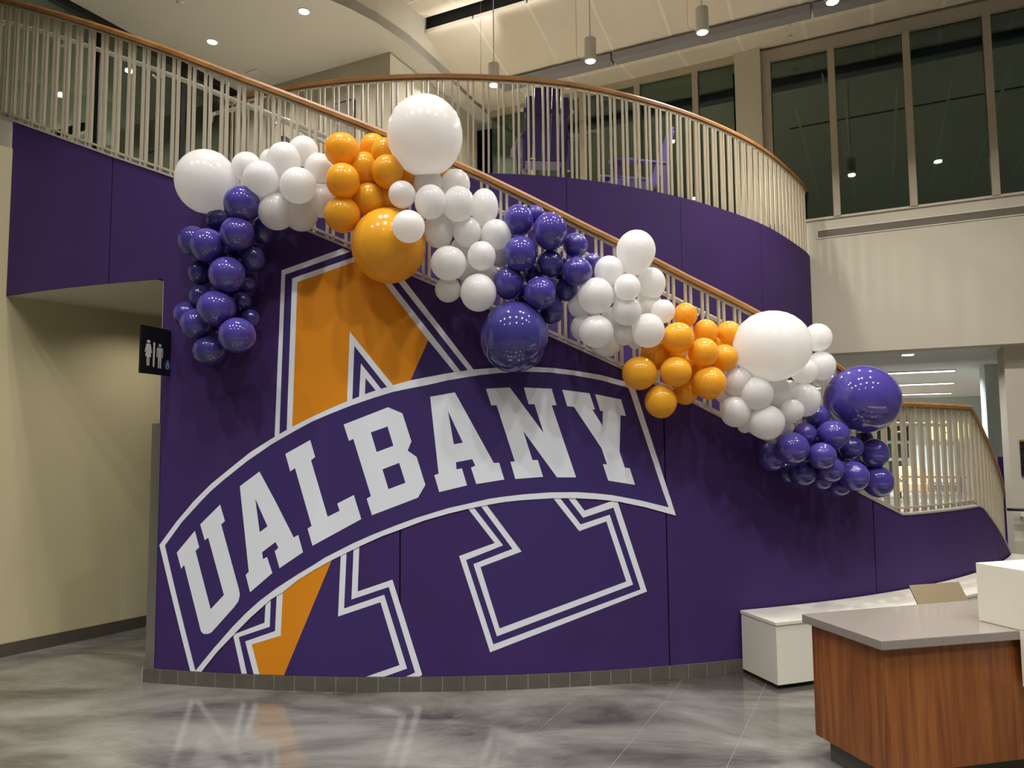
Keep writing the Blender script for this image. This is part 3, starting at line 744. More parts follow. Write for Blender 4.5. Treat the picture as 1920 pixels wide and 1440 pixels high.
adirondack(Vector((ch.x, 8.35, ZU - .06)), math.radians(180 + 6), .88, 'tall purple slatted armchair seen from behind through the balcony balusters')
ch = at_depth(1192, 330, 9.1)
adirondack(Vector((ch.x, 9.1, ZU - .06)), math.radians(-84), .95, 'purple slatted armchair turned sideways on the balcony near the windows', .30)
ch = at_depth(598, 250, 9.3)
adirondack(Vector((ch.x, 9.3, ZU - .06)), math.radians(75), .95, 'purple slatted armchair on the upper floor below the framed screen', .34)

# ================================================================== BENCH, DESK, LAPTOP
TB = theta(at_z(1394, 1262, 0)); RB = R + .42
bn = empty('wall_bench', pol(TB, R + .2, 0)); tag(bn, 'long curved white bench along the purple wall behind the desk', 'bench')
MB().arc(TB, 52, R + .02, RB, lambda t: .03, lambda t: .43, 1).build('bench_body', MT['solid'], bn)
MB().arc(TB - .04, 52, R + .016, RB + .006, lambda t: .43, lambda t: .45, 1).build('bench_top', MT['solid'], bn)
MB().arc(TB + .2, 52, R + .02, RB - .04, lambda t: 0, lambda t: .03, 1).build('recessed_foot', MT['plinth'], bn)
ZD = .75
L0, F0, R0, K_ = at_z(1503, 1151, ZD), at_z(1653, 1202, ZD), at_z(1902, 1183, ZD), at_z(1832, 1124, ZD)
df = (R0 - F0).normalized(); db = (K_ - L0).normalized()
FR = F0 + df * 3.2; BR = L0 + db * 3.2
desk = empty('reception_desk', (L0 + F0) / 2); tag(desk, 'reception desk with red-brown wood front and grey stone top', 'desk')
MB().prism([L0.xy[:], F0.xy[:], FR.xy[:], BR.xy[:]], ZD - .045, ZD).build('desk_top', MT['quartz'], desk, bevel=.004)
def inset(P, d):
    n = len(P); out = []
    for i in range(n):
        a, b, c = P[i - 1], P[i], P[(i + 1) % n]
        e1 = (b - a).normalized(); e2 = (c - b).normalized(); n1 = Vector((-e1.y, e1.x, 0)); n2 = Vector((-e2.y, e2.x, 0))
        k = (n1 + n2) / (1 + n1.dot(n2)); out.append(b + k * d)
    return out
poly = [Vector((p.x, p.y, 0)) for p in (L0, F0, FR, BR)]
I1 = inset(poly, .035); I2 = inset(poly, .085)
MB().prism([p.xy[:] for p in I1], .12, ZD - .045).build('wood_front', MT['walnut'], desk)
MB().prism([p.xy[:] for p in I2], 0, .12).build('plinth', MT['plinth'], desk)
MB().prism([(p + Vector((-.02, .0, 0))).xy[:] for p in (L0 + db * .85, L0 + db * 2.4, L0 + db * 2.4 + Vector((-.12, .42, 0)), L0 + db * .85 + Vector((-.12, .42, 0)))], .585, .615).build('rear_worktop', MT['quartz'], desk)
MB().prism([p.xy[:] for p in (L0 + db * .9, L0 + db * .94, L0 + db * .94 + Vector((-.11, .38, 0)), L0 + db * .9 + Vector((-.11, .38, 0)))], 0, .585).build('rear_panel', MT['walnut'], desk)
W1 = at_z(1831, 1052, 1.05); W2 = at_z(1835, 1164, ZD); W3 = at_z(1902, 1183, ZD)
dl = (at_z(1920, 1066, 1.05) - W1); dl.z = 0; dl.normalize(); wb = at_z(1920, 1046, 1.05) - W1; wb.z = 0; wb.normalize()
tc = empty('transaction_counter', W1); tag(tc, 'white raised counter block standing over the right end of the desk', 'counter')
C0 = Vector((W2.x, W2.y, 0))
C1 = C0 + dl * .42; C2 = C1 + wb * 2.0; C3 = C0 + wb * 2.0
zb_ = at_depth(1903, 1288, W3.y).z
MB().prism([p.xy[:] for p in (C0, C1, C2, C3)], ZD + .001, 1.05).build('counter_block', MT['solid'], tc, bevel=.004)
ft = (R0 - F0).normalized(); nf = Vector((ft.y, -ft.x, 0))
D0 = C0 + dl * ((W3 - C0).dot(dl) + .004); D0.z = 0
MB().prism([p.xy[:] for p in (D0, C1, C2, D0 + ft * 2.0)], zb_, ZD + .001).build('counter_apron', MT['solid'], tc)
# laptop on the rear worktop, its lid seen from behind
lp = empty('laptop', at_depth(1758, 1140, 4.62)); tag(lp, 'tan laptop lid tilted back behind the grey desktop', 'laptop')
a, b, c, d = at_depth(1701, 1098, 4.66), at_depth(1800, 1091, 4.70), at_depth(1814, 1129, 4.62), at_depth(1712, 1138, 4.58)
x_ = (b - a).normalized(); y_ = (d - a); y_ = (y_ - x_ * y_.dot(x_)).normalized(); z_ = x_.cross(y_); cen = (a + b) / 2
MB().box(cen + y_ * .115, x_ * .165, y_ * .115, z_ * .005).build('lid', MT['tan'], lp, bevel=.002)
hb = cen + y_ * .23
yb = Vector((-x_.y, x_.x, 0)).normalized()
hb.z = .627
MB().box(hb + yb * .11, x_ * .165, yb * .11, (0, 0, .009)).build('keyboard_base', MT['tan'], lp, bevel=.002)

# ================================================================== RESTROOM SIGN
P_near = at_depth(264, 652, 5.20); P_far = at_depth(328, 660, 5.56)
sg = empty('restroom_sign', P_far); tag(sg, 'black bowed restroom sign projecting from the left edge of the purple wall', 'sign')
zt_ = at_depth(264, 607, 5.16).z; zb2 = at_depth(264, 698, 5.16).z
dv = (P_far - P_near); dv.z = 0; SL = dv.length; dv.normalize(); nv = Vector((dv.y, -dv.x, 0))
def sp(a, z, off=0):                                        # a 0..1 along the bowed face
    bow = .016 * (1 - (2 * a - 1) ** 2); return Vector((P_near.x, P_near.y, z)) + dv * (a * SL) + nv * (bow + off)
NA = 14
def sslab(name, a0, a1, z0, z1, o0, o1, mt):
    vs = []
    for i in range(NA + 1):
        a_ = a0 + (a1 - a0) * i / NA; vs += [sp(a_, z0, o0), sp(a_, z0, o1), sp(a_, z1, o1), sp(a_, z1, o0)]
    fs = [(i * 4 + j, (i + 1) * 4 + j, (i + 1) * 4 + (j + 1) % 4, i * 4 + (j + 1) % 4) for i in range(NA) for j in range(4)] + [(0, 1, 2, 3), tuple(NA * 4 + j for j in (3, 2, 1, 0))]
    return MB().add(vs, fs).build(name, mt, sg)
sslab('sign_face', 0, 1, zb2, zt_, -.012, 0, MT['blackplastic'])
MB().box((sp(1, (zt_ + zb2) / 2) + dv * .02 - nv * .02), dv * .02, nv * .05, (0, 0, (zt_ - zb2) / 2 - .02)).build('mount', MT['blackplastic'], sg)
hgt = zt_ - zb2
def glyph(name, pts, mt, lay=.0012):
    """flat print on the bowed face: pts in (along 0..1, down 0..1)"""
    tri = tessellate_polygon([[Vector((x, y, 0)) for x, y in pts]])
    return MB().add([sp(x, zt_ - y * hgt, lay) for x, y in pts], [tuple(t) for t in tri]).build(name, mt, sg)
def disc(x, y, rx, ry, n=14): return [(x + rx * math.cos(2 * math.pi * k / n), y + ry * math.sin(2 * math.pi * k / n)) for k in range(n)]
def mapx(px):
    lo_, hi_ = 0.0, 1.0
    for _ in range(30):
        md = (lo_ + hi_) / 2; q_ = sp(md, (zt_ + zb2) / 2) - EYE
        if 960 + F * q_.dot(CR) / q_.dot(CF) < px: lo_ = md
        else: hi_ = md
    return md
def man(cxp, top, bot, dress):
    h = bot - top; X = lambda o: mapx(cxp + o); Y = lambda f: top + h * f
    glyph('figure_head', disc(mapx(cxp), Y(.08), .045, .035), MT['signwhite'])
    if dress:
        glyph('figure_body', [(X(-4), Y(.17)), (X(4), Y(.17)), (X(7), Y(.50)), (X(5.2), Y(.52)), (X(3.3), Y(.32)), (X(5.4), Y(.66)), (X(2.6), Y(.67)), (X(2.4), Y(1)), (X(.4), Y(1)), (X(.3), Y(.68)), (X(-.4), Y(.68)), (X(-.5), Y(1)), (X(-2.6), Y(1)), (X(-2.8), Y(.67)), (X(-5.6), Y(.64)), (X(-3.3), Y(.32)), (X(-5.4), Y(.5)), (X(-7), Y(.48))], MT['signwhite'])
    else:
        glyph('figure_body', [(X(-5), Y(.18)), (X(5), Y(.18)), (X(6), Y(.24)), (X(6), Y(.56)), (X(4.2), Y(.56)), (X(4), Y(.3)), (X(3.4), Y(.3)), (X(3.2), Y(1)), (X(.6), Y(1)), (X(.2), Y(.6)), (X(-.2), Y(.6)), (X(-.6), Y(1)), (X(-3.2), Y(1)), (X(-3.4), Y(.3)), (X(-4), Y(.3)), (X(-4.2), Y(.56)), (X(-6), Y(.56)), (X(-6), Y(.24))], MT['signwhite'])
man(278, .28, .83, True); man(299.5, .33, .86, False)
glyph('divider', [(mapx(287), .32), (mapx(290.6), .33), (mapx(290), .85), (mapx(286.8), .84)], MT['signwhite'])
glyph('access_disc', disc(mapx(314.5), .765, .115, .12, 20), MT['signblue'], .0012)
o_ = disc(mapx(314), .80, .055, .05, 16)
glyph('access_wheel', o_, MT['signwhite'], .0016); glyph('access_hub', disc(mapx(314), .80, .032, .03, 12), MT['signblue'], .002)
glyph('access_head', disc(mapx(314.5), .69, .022, .02, 10), MT['signwhite'], .0018)
glyph('access_body', [(mapx(312), .72), (mapx(316.5), .715), (mapx(316.5), .76), (mapx(318.5), .80), (mapx(317.5), .81), (mapx(314.5), .77)], MT['signwhite'], .0022)

# ================================================================== MURAL (flat vinyl on the curved wall)
mural = empty('wall_mural', pol(0, R, .1)); tag(mural, 'giant wall graphic with white lettering on an arched ribbon across an outlined orange letter', 'mural')
def dens(P, step=14):
    out = []
    for i in range(len(P)):
        a, b = P[i], P[(i + 1) % len(P)]; n = max(1, int(math.hypot(b[0] - a[0], b[1] - a[1]) / step))
        out += [(a[0] + (b[0] - a[0]) * k / n, a[1] + (b[1] - a[1]) * k / n) for k in range(n)]
    return out
def decal(name, poly, lay, mt, holes=(), clip_top=False, label=None):
    loops = []
    for P in [poly] + list(holes):
        q = [at_cyl(u, v) for u, v in dens(P)]
        loops.append([Vector((math.radians(theta(p)) * R, p.z, 0)) for p in q])
    tri = tessellate_polygon(loops); flat = [v for l in loops for v in l]
    bm = bmesh.new(); vs = [bm.verts.new(v) for v in flat]
    for t in tri:
        try: bm.faces.new([vs[i] for i in t])
        except ValueError: pass
    def cut(co, no, clear=False):
        g = list(bm.verts) + list(bm.edges) + list(bm.faces)
        bmesh.ops.bisect_plane(bm, geom=g, plane_co=co, plane_no=no, clear_outer=clear)
    cut((0, .099, 0), (0, -1, 0), True)
    if clip_top:                                             # the wall's sloping top edge
        p0, p1 = (math.radians(-12) * R, ztop(-12)), (math.radians(8) * R, ztop(8))
        d = Vector((p1[0] - p0[0], p1[1] - p0[1], 0)); cut((p0[0], p0[1] - .012, 0), (-d.y, d.x, 0), True)
    xs = [v.co.x for v in bm.verts]; x = math.floor(min(xs) / .08) * .08
    while x < max(xs):
        cut((x, 0, 0), (1, 0, 0)); x += .08
    for v in bm.verts: v.co = pol(math.degrees(v.co.x / R), R + .0012 + lay * .0006, v.co.y)
    for f in bm.faces:
        f.normal_update(); c = f.calc_center_median()
        if f.normal.dot(c - Vector((CX, CY, c.z))) < 0: f.normal_flip()
    me = bpy.data.meshes.new(name); bm.to_mesh(me); bm.free(); me.materials.append(mt)
    o = link(bpy.data.objects.new(name, me), mural)
    if label: o['label'] = label
    return o
VW, VP, VO = MT['vinyl_white'], MT['vinyl_purple'], MT['vinyl_orange']
# upper part of the big A
decal('outline', [(528, 507), (697, 446), (888, 693), (895, 720), (800, 760), (600, 800), (512, 850), (515, 822)], 0, VW, clip_top=True)
decal('outline_gap', [(535, 515), (692, 459.5), (877, 694), (884, 720), (800, 760), (600, 800), (522, 850), (524, 815)], 1, VP, clip_top=True)
decal('outline', [(548, 522), (688.6, 473.5), (864, 697), (870, 725), (800, 760), (600, 810), (536, 850), (538, 800)], 2, VW, clip_top=True)
decal('letter_fill', [(558, 529), (685, 484), (803, 638), (770, 713), (760, 740), (600, 810), (545, 840), (548, 802)], 3, VO, clip_top=True, label='orange fill of the big letter')
decal('letter_fill', [(803, 638), (852, 698), (856, 725), (800, 750), (760, 740), (770, 713)], 3, VP)
decal('counter_outline', [(656, 622), (737, 722), (735, 745), (650, 775), (651, 753)], 4, VW)
decal('counter_gap', [(664.6, 648.6), (726.7, 727), (726, 745), (660, 770), (661, 749)], 5, VP)
decal('counter_outline', [(677, 681.7), (715, 729.5), (715, 745), (672, 765), (673.7, 742)], 6, VW)
decal('counter_gap', [(685.8, 709), (705, 732.5), (705, 745), (684, 758), (684.5, 740)], 7, VP)
# left leg
decal('outline', [(505, 1100), (498, 1133), (496, 1167.5), (437, 1190), (456, 1276), (780, 1274), (791.7, 1265), (735.8, 1086.7), (670.8, 1109), (674, 1020), (690, 980), (560, 1040)], 0, VW)
decal('outline_gap', [(510, 1100), (508, 1124), (506, 1175), (448, 1194.5), (466, 1276), (745, 1276), (757.5, 1270), (778.3, 1260.8), (729, 1100.5), (659, 1124), (663, 1030), (680, 980), (570, 1040)], 1, VP)
decal('outline', [(521, 1090), (519, 1117.5), (516, 1183), (460, 1202.5), (479, 1276), (700, 1276), (716.7, 1270), (763.3, 1253.3), (720.5, 1115), (645.3, 1140.8), (650, 1036), (660, 990), (580, 1040)], 2, VW)
decal('letter_fill', [(532, 1090), (531, 1110), (526.7, 1191.7), (472.5, 1208), (490, 1276), (665, 1276), (685, 1269), (749, 1246.7), (713.5, 1129), (634, 1155.8), (639, 1042.5), (645, 1000)], 3, VP)
decal('letter_fill', [(531, 1105), (526.7, 1191.7), (472.5, 1208), (490, 1276), (528.5, 1276), (560, 1200), (625, 1044), (600, 1040)], 4, VO, label='orange fill of the big letter')
# right leg
decal('outline', [(870, 944), (927.5, 1018), (860.8, 1042.5), (919, 1223), (1213, 1109), (1156.5, 936), (1096, 957.5), (1072, 926), (1000, 920)], 0, VW)
decal('outline_gap', [(882, 943), (943.3, 1022.5), (874, 1050), (925, 1208), (1200.8, 1105), (1150, 951.7), (1093.3, 970.8), (1058, 925), (1000, 920)], 1, VP)
decal('outline', [(895, 940), (960.8, 1029), (887.5, 1057.5), (931.7, 1193), (1186.7, 1096), (1143, 965), (1088.7, 983.3), (1043, 925), (1000, 920)], 2, VW)
decal('letter_fill', [(906, 938), (978, 1034), (901, 1063), (936.7, 1178), (1174, 1090), (1136.7, 977.5), (1085.8, 995.8), (1030, 925), (1000, 920)], 3, VP)
# ribbon
decal('ribbon_border', [(300, 1021.7), (332, 978), (364, 940), (397, 907), (432.5, 878), (470, 848), (507.5, 824), (546.7, 801), (587, 781), (633, 760), (651.7, 752.5), (693, 736), (736.7, 722.5), (771, 713), (812, 705), (851.7, 698), (886.7, 693), (926.7, 690), (965, 687.5), (1001.7, 688), (1040, 690.5), (1076.7, 695), (1125, 703), (1170, 715), (1190, 728), (1222, 828), (1251.7, 920), (1266.7, 966.7), (1210, 951), (1157.5, 940), (1118, 936), (1078, 934), (1036.7, 934), (980, 937.5), (946, 941), (913, 946.7), (877.5, 954), (840, 963), (795, 976), (750, 993), (717, 1005), (675, 1024), (622.5, 1050), (590, 1068), (560, 1086.7), (530.8, 1110), (508, 1124), (498, 1133), (470, 1158), (442.5, 1186), (408, 1222), (378, 1260), (364, 1278), (357.5, 1257), (338, 1180), (318, 1098)], 9, VW)
decal('ribbon_fill', [(310.5, 1022.5), (342, 979), (377.5, 940), (397, 920), (420, 900), (465, 864), (510, 833), (548, 811), (586.7, 790), (620, 775.8), (660, 760), (698, 747), (736.7, 735), (770, 728), (803, 721.7), (836, 714), (870, 708), (903, 703), (936.7, 699.5), (985, 697), (1030, 698.5), (1076.7, 704), (1126, 713), (1178, 727.5), (1210, 824), (1241.7, 920), (1253, 951), (1200, 938), (1146.7, 928), (1113, 924.5), (1080, 922.5), (1030, 923), (980, 926.7), (940, 931.5), (916.7, 935), (878, 944), (840, 952.5), (783, 970), (742, 985), (701.7, 1001), (663, 1018), (610, 1045), (586.7, 1060), (560, 1075.8), (520, 1101.7), (486.7, 1126.7), (460, 1151), (436.7, 1175), (400, 1217), (367.5, 1257), (348, 1180), (329, 1102)], 10, VP)
LT = 12
decal('letter', [(333, 1035.8), (366.7, 995), (375, 1025.8), (368, 1032.5), (396.3, 1141.7), (421, 1115), (391.7, 1008), (385, 1012.5), (376.7, 983), (414, 945.8), (423, 976.7), (416, 983), (449, 1104), (451, 1115), (448, 1127), (440, 1138), (398, 1185), (391.7, 1188), (383, 1188), (378, 1183), (346.7, 1059), (341, 1066)], LT, VW)
decal('letter', [(450.8, 911.7), (487.5, 884), (517.5, 940), (551.7, 1007.5), (560, 1002.5), (569, 1035), (525, 1065), (516, 1033), (523, 1026.7), (517.5, 1016), (492.5, 1035), (494, 1048), (501.7, 1044), (511.7, 1074), (470, 1110), (461.7, 1077.5), (467.5, 1071.7)], LT, VW, [[(479.7, 935), (502.5, 986.7), (488, 997.5)]])
decal('letter', [(536, 851), (582.5, 825), (591.7, 856.7), (584, 863), (615, 968.7), (637.5, 957.5), (633, 944), (664, 928), (678, 973), (586.7, 1023), (577.5, 991), (585, 986), (554, 877.5), (545, 884)], LT, VW)
decal('letter', [(645, 796), (728, 763.7), (754.7, 775), (771.7, 827.5), (764.7, 845), (781.5, 856.7), (797.8, 909), (783.8, 933), (698, 965.8), (688, 935), (696, 930), (663, 823), (654.7, 826.7)], LT, VW, [[(695.8, 810.8), (727, 799.7), (738, 835.8), (706.7, 847.5)], [(717.5, 880), (748.8, 867.8), (760.5, 905), (728.8, 917)]])
decal('letter', [(806.7, 744), (853, 735.8), (925.8, 868), (935.8, 867.5), (945.5, 899), (893, 907.5), (883, 876.7), (891, 873), (885.5, 860.8), (855, 866.7), (856, 880), (866, 878), (875.8, 910), (823.7, 922.5), (814.5, 890.8), (822.5, 888)], LT, VW, [[(840, 770.8), (867.8, 830), (851, 833)]])
decal('letter', [(911, 729), (955.8, 726.7), (1019, 811.7), (1001.7, 758), (990.8, 758), (981.7, 726.7), (1034, 729), (1043, 760), (1034, 760), (1079.7, 895), (1044, 895), (980.8, 808), (998, 862.5), (1008, 862.5), (1018, 894), (966, 898), (956.7, 865.8), (965, 865), (931, 760), (921, 760)], LT, VW)
decal('letter', [(1053.7, 730.8), (1104.7, 737.5), (1115, 767.8), (1110, 767.8), (1129, 798), (1129.7, 770.8), (1124.7, 770.5), (1115, 739), (1163.7, 749), (1173, 780), (1163, 779), (1160.8, 846.7), (1170.8, 876.7), (1180, 878), (1190, 909), (1139.7, 901), (1129.7, 870), (1137.5, 870.8), (1127.5, 840.8), (1075.5, 762.8), (1063, 761.7)], LT, VW)

# ================================================================== BALLOONS
prof = []
for k in range(0, 19):
    a = math.pi * k / 18 * .955; r_ = math.sin(a); z_ = math.cos(a)
    if z_ < 0: z_ *= 1.0 + .16 * (-z_) ** 2; r_ *= 1 - .05 * (-z_)
    prof.append((max(r_, .004), z_))
zl = prof[-1][1]
prof += [(.075, zl - .03), (.05, zl - .06), (.045, zl - .09), (.085, zl - .13), (.095, zl - .155), (.03, zl - .16)]
BM = {}
for key, mt in (('W', 'bal_w'), ('O', 'bal_o'), ('P', 'bal_p'), ('D', 'bal_d')):
    o = MB().lathe(prof, (0, 0, 0), n=28).build('balloon', MT[mt], None, True); BM[key] = o.data; bpy.data.objects.remove(o)
WHERE = {
    'P1': 'hanging left purple tail', 'W1': 'leftmost white cluster', 'O1': 'upper orange cluster',
    'W2': 'second white cluster from left', 'P2': 'middle purple cluster', 'W3': 'third white cluster from left',
    'O2': 'lower orange cluster', 'W4': 'rightmost white cluster', 'P3': 'right end purple cluster'}
CN = {'W': 'white', 'O': 'orange', 'P': 'purple', 'D': 'dark purple'}
def balloon(cl, key, u, v, rx, ry, k, phrase, lean=0, whole=None):
    off = max((.12, .18, .26, .34, .41, .56)[k], .95 * (rx + ry) / 2 * 5.3 / F + .025)
    p = at_cyl(u, v, R + off); wv = (p - EYE).dot(CF); s = wv / F
    fwd = (p - EYE).normalized()
    out = Vector((p.x - CX, p.y - CY, 0)).normalized()            # away from the wall
    o = bpy.data.objects.new('balloon', BM[key])
    if lean:                                                       # neck pointing down in view
        z = (CU * math.cos(lean) + CR * math.sin(lean)).normalized(); x = z.cross(-fwd).normalized(); y = z.cross(x)
        sx, sy, sz = rx * s, rx * s, ry * s / 1.08
    else:
        z = (out * .93 - CU * -.12 + CR * random.uniform(-.25, .25) + CU * random.uniform(-.2, .2)).normalized()
        x = CU.cross(z).normalized(); y = z.cross(x); sx, sy, sz = rx * s, ry * s, (rx + ry) / 2 * s
    mm = Matrix.Identity(4)
    for i in range(3): mm[i][0], mm[i][1], mm[i][2], mm[i][3] = x[i] * sx, y[i] * sy, z[i] * sz, p[i]
    o.matrix_world = mm
    COL.objects.link(o)
    size = 'small ' if (rx + ry) / 2 < 21 else ''
    tag(o, whole or ('%s%s balloon, %s, in %s' % (size, CN[key], phrase, WHERE[cl])), 'balloon', 'balloons of the ' + WHERE[cl])
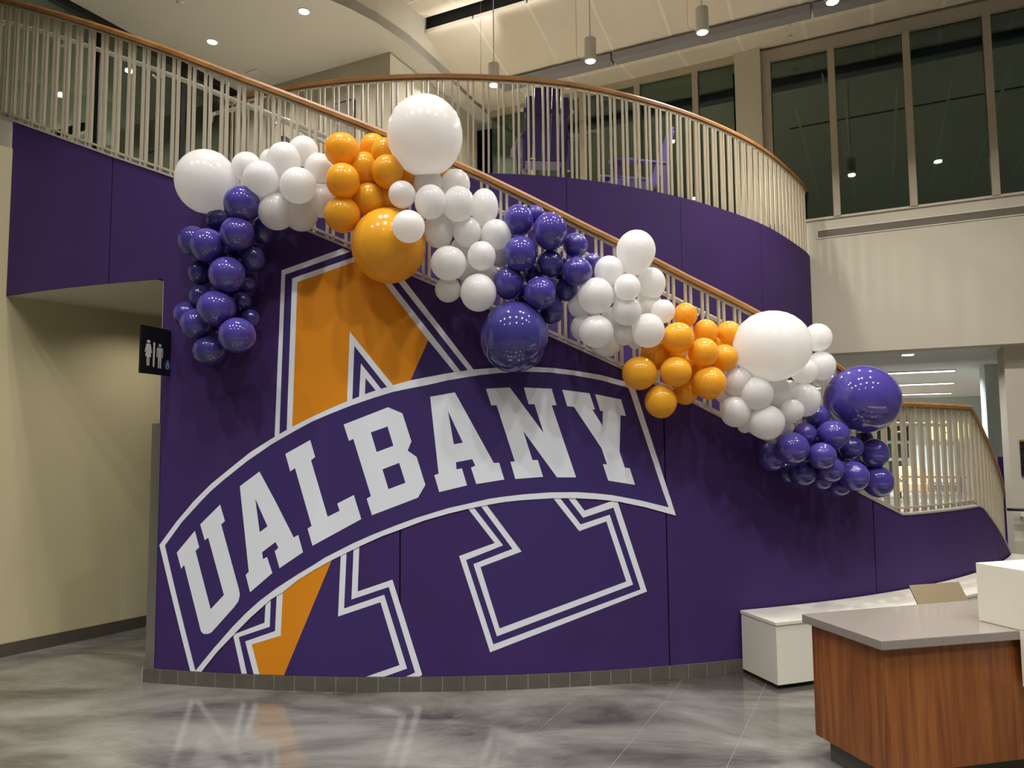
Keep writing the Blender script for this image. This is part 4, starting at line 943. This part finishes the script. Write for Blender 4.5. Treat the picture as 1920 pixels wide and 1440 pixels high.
T = [
 # big ones
 ('W1', 'W', 388, 341, 55, 58, 1, '', 'big white balloon at the left end of the garland'),
 ('O1', 'O', 729, 461, 68, 69, 1, '', 'big orange balloon hanging over the top of the mural letter'),
 ('W2', 'W', 797, 255, 69, 74, 3, '', 'topmost and biggest white balloon above the oak handrail'),
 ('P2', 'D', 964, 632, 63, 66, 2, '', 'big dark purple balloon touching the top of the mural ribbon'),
 ('W4', 'W', 1447, 649, 71, 65, 3, '', 'big white balloon near the lower right end of the garland'),
 ('P3', 'P', 1617, 749, 67, 62, 2, '', 'big purple balloon at the right end of the garland'),
 # left white
 ('W1', 'W', 463, 313, 27, 27, 1, 'touching the big one'), ('W1', 'W', 490, 335, 32, 32, 3, 'front one above the purple tail'),
 ('W1', 'W', 533, 300, 31, 32, 2, 'upper middle'), ('W1', 'W', 569, 284, 27, 28, 1, 'highest'), ('W1', 'W', 598, 317, 27, 29, 1, 'upper right beside orange'),
 ('W1', 'W', 559, 348, 33, 33, 3, 'centre right'), ('W1', 'W', 519, 397, 33, 34, 2, 'bottom left'), ('W1', 'W', 564, 398, 31, 36, 1, 'bottom right'),
 ('W1', 'W', 604, 376, 32, 32, 0, 'lower right behind orange'), ('W1', 'W', 508, 300, 19, 20, 0, 'peeking out at the back'),
 # purple tail
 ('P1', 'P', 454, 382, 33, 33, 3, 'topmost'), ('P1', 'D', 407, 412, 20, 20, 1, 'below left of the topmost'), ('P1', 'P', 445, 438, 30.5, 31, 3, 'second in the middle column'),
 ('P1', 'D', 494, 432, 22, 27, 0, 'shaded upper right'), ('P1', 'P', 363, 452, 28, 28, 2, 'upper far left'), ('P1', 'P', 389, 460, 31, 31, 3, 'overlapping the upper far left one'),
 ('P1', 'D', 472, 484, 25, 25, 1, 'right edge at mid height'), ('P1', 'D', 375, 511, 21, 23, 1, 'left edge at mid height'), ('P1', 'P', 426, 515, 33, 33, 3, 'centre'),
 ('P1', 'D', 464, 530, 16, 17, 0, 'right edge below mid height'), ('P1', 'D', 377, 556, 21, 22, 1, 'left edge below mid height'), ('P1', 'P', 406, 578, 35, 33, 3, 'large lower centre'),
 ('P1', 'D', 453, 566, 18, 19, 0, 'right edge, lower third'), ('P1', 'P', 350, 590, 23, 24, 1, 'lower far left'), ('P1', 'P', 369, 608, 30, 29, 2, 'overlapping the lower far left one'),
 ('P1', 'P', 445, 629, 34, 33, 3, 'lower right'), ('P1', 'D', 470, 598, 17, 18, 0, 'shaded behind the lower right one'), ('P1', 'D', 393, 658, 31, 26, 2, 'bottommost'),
 # upper orange
 ('O1', 'O', 641, 281, 32, 31, 3, 'top left'), ('O1', 'O', 643, 339, 31, 32, 4, 'middle left'), ('O1', 'O', 642, 403, 33, 33, 3, 'bottom left'),
 ('O1', 'O', 700, 277, 25, 26, 1, 'top centre'), ('O1', 'O', 722, 287, 26, 28, 2, 'top right against the big white'), ('O1', 'O', 684, 316, 28, 30, 2, 'upper centre'),
 ('O1', 'O', 727, 322, 29, 31, 3, 'right of centre'), ('O1', 'O', 692, 375, 31, 31, 2, 'lower centre'), ('O1', 'O', 734, 372, 33, 34, 1, 'deep behind the grey-white ones'),
 ('O1', 'O', 770, 332, 28, 27, 1, 'under the topmost white balloon'), ('O1', 'O', 829, 327, 15, 16, 0, 'tiny glimpse right of the topmost white'), ('O1', 'O', 744, 400, 22, 22, 1, 'right above the big orange'),
 # white cluster 2
 ('W2', 'W', 754, 365, 25, 25, 4, 'upper left over orange'), ('W2', 'W', 807, 379, 29, 32, 4, 'front under the topmost white'), ('W2', 'W', 803, 345, 27, 29, 2, 'hidden just under the topmost white'),
 ('W2', 'W', 854, 346, 27, 28, 1, 'highest at right'), ('W2', 'W', 860, 383, 30, 33, 3, 'upper centre right'), ('W2', 'W', 908, 389, 26, 35, 1, 'upper far right, long'),
 ('W2', 'W', 766, 425, 30, 30, 5, 'left, over the big orange'), ('W2', 'W', 822, 433, 28, 32, 2, 'middle left'), ('W2', 'W', 876, 436, 26, 28, 2, 'middle'),
 ('W2', 'W', 930, 440, 28, 28, 2, 'middle far right beside purple'), ('W2', 'W', 841, 494, 33, 32, 3, 'lower left'), ('W2', 'W', 903, 480, 26, 27, 3, 'lower centre'),
 ('W2', 'W', 936, 480, 19, 22, 0, 'half hidden at the right'), ('W2', 'W', 840, 543, 24, 24, 2, 'bottom left'), ('W2', 'W', 897, 549, 33, 35, 3, 'bottommost'), ('W2', 'W', 913, 512, 20, 20, 1, 'tucked above the bottommost'),
 # purple cluster 2
 ('P2', 'P', 972, 414, 28, 30, 2, 'top left'), ('P2', 'P', 1004, 404, 18, 19, 1, 'top centre'), ('P2', 'P', 1031, 434, 32, 35, 3, 'bright upper right'), ('P2', 'P', 976, 476, 31, 33, 3, 'left front'),
 ('P2', 'P', 1079, 460, 23, 23, 2, 'right, near the handrail'), ('P2', 'D', 1031, 495, 25, 26, 2, 'shaded centre'), ('P2', 'P', 1082, 509, 28, 27, 3, 'right front'), ('P2', 'P', 1111, 493, 17, 18, 0, 'far right at the back'),
 ('P2', 'P', 954, 531, 29, 31, 2, 'lower left'), ('P2', 'P', 1012, 550, 30, 31, 3, 'lower centre above the big one'), ('P2', 'D', 1062, 543, 22, 23, 1, 'lower right'), ('P2', 'D', 1034, 584, 23, 24, 1, 'right of the big one'),
 ('P2', 'D', 941, 482, 14, 18, 0, 'left edge at the back'), ('P2', 'D', 998, 515, 19, 20, 0, 'deep in the middle'),
 # white cluster 3
 ('W3', 'W', 1192, 471, 36, 42, 2, 'highest, egg shaped over the handrail'), ('W3', 'W', 1142, 508, 27, 28, 2, 'upper left'), ('W3', 'W', 1176, 539, 24, 25, 4, 'front centre'),
 ('W3', 'W', 1221, 532, 26, 30, 1, 'upper right'), ('W3', 'W', 1117, 555, 33, 34, 3, 'left front'), ('W3', 'W', 1243, 584, 22, 22, 2, 'right, touching orange'),
 ('W3', 'W', 1087, 572, 22, 24, 1, 'far left edge'), ('W3', 'W', 1175, 583, 27, 27, 3, 'centre'), ('W3', 'W', 1118, 622, 32, 30, 3, 'lower left front'), ('W3', 'W', 1169, 627, 21, 21, 2, 'lower centre'),
 ('W3', 'W', 1215, 620, 30, 32, 3, 'lower right front'), ('W3', 'W', 1094, 615, 24, 25, 1, 'lower far left'), ('W3', 'W', 1137, 643, 29, 26, 1, 'bottommost'), ('W3', 'W', 1216, 572, 25, 26, 0, 'deep at right'), ('W3', 'W', 1192, 638, 16, 16, 0, 'bottom, half hidden'),
 # lower orange
 ('O2', 'O', 1285, 591, 22, 23, 1, 'highest'), ('O2', 'O', 1271, 634, 30, 29, 3, 'upper left'), ('O2', 'O', 1323, 622, 23, 23, 1, 'upper centre'), ('O2', 'O', 1367, 626, 23, 24, 1, 'upper right'),
 ('O2', 'O', 1319, 661, 28, 27, 3, 'centre'), ('O2', 'O', 1358, 671, 24, 25, 2, 'right, touching the big white'), ('O2', 'O', 1267, 697, 29, 28, 3, 'middle left'), ('O2', 'O', 1330, 718, 31, 31, 3, 'lower right'),
 ('O2', 'O', 1239, 753, 29, 31, 2, 'bottommost'), ('O2', 'O', 1285, 736, 23, 23, 1, 'bottom centre'), ('O2', 'O', 1199, 700, 32, 31, 2, 'far left at the ribbon corner'), ('O2', 'O', 1229, 667, 28, 27, 1, 'left, at the back'),
 # white cluster 4
 ('W4', 'W', 1533, 633, 25, 26, 1, 'upper right'), ('W4', 'W', 1540, 686, 25, 27, 1, 'right'), ('W4', 'W', 1508, 697, 24, 23, 2, 'right, against the big one'), ('W4', 'W', 1385, 717, 28, 28, 2, 'upper left'),
 ('W4', 'W', 1459, 736, 25, 26, 2, 'upper centre'), ('W4', 'W', 1418, 738, 31, 31, 3, 'centre left'), ('W4', 'W', 1508, 750, 29, 31, 2, 'centre right'), ('W4', 'W', 1360, 738, 18, 19, 0, 'far left glimpse'),
 ('W4', 'W', 1379, 772, 28, 29, 2, 'lower left'), ('W4', 'W', 1437, 792, 33, 32, 3, 'bottommost'), ('W4', 'W', 1485, 770, 22, 21, 3, 'lower right'), ('W4', 'W', 1473, 801, 16, 17, 1, 'bottom right glimpse'), ('W4', 'W', 1396, 800, 12, 12, 0, 'tiny one at the bottom left'),
 # purple cluster 3
 ('P3', 'P', 1530, 783, 24, 24, 1, 'top left'), ('P3', 'P', 1508, 814, 22, 21, 2, 'upper left'), ('P3', 'P', 1562, 815, 31, 27, 3, 'below the big one'), ('P3', 'P', 1485, 841, 31, 30, 3, 'left front'),
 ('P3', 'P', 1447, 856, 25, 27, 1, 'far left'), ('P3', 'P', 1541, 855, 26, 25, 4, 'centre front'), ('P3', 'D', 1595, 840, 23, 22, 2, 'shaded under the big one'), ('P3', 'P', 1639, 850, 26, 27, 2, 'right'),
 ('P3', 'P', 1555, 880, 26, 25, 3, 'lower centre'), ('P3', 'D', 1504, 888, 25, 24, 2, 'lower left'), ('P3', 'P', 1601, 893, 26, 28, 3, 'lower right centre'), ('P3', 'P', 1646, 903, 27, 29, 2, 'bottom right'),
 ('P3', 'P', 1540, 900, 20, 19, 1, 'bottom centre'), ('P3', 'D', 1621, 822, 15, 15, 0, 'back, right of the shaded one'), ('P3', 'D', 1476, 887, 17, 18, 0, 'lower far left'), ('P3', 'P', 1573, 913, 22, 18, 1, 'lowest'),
]
FILL = {'W2': [(872, 503, 23), (866, 468, 22), (838, 410, 22)], 'W3': [(1148, 545, 23), (1150, 600, 24), (1190, 605, 20)], 'P2': [(1052, 505, 22), (984, 556, 22), (1036, 558, 20)],
        'O2': [(1298, 690, 24), (1345, 648, 20), (1262, 668, 22)], 'O1': [(666, 305, 22), (668, 365, 24), (712, 348, 24)], 'W4': [(1440, 750, 28), (1480, 735, 22)],
        'P3': [(1524, 845, 22), (1574, 852, 22), (1620, 872, 22)], 'W1': [(538, 345, 24), (500, 362, 24)], 'P1': [(420, 470, 24), (415, 548, 22), (420, 610, 22)]}
ORD = ('upper left', 'lower', 'right')
for cl, L in FILL.items():
    for i, (u, v, r_) in enumerate(L):
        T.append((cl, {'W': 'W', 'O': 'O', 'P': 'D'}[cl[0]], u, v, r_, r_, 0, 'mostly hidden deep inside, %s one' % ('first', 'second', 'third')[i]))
for t in T:
    cl, key, u, v, rx, ry, k, ph = t[:8]; whole = t[8] if len(t) > 8 else None
    balloon(cl, key, u, v, rx * 1.025, ry * 1.025, k, ph, lean=.12 if (u, v) == (1192, 471) else 0, whole=whole)
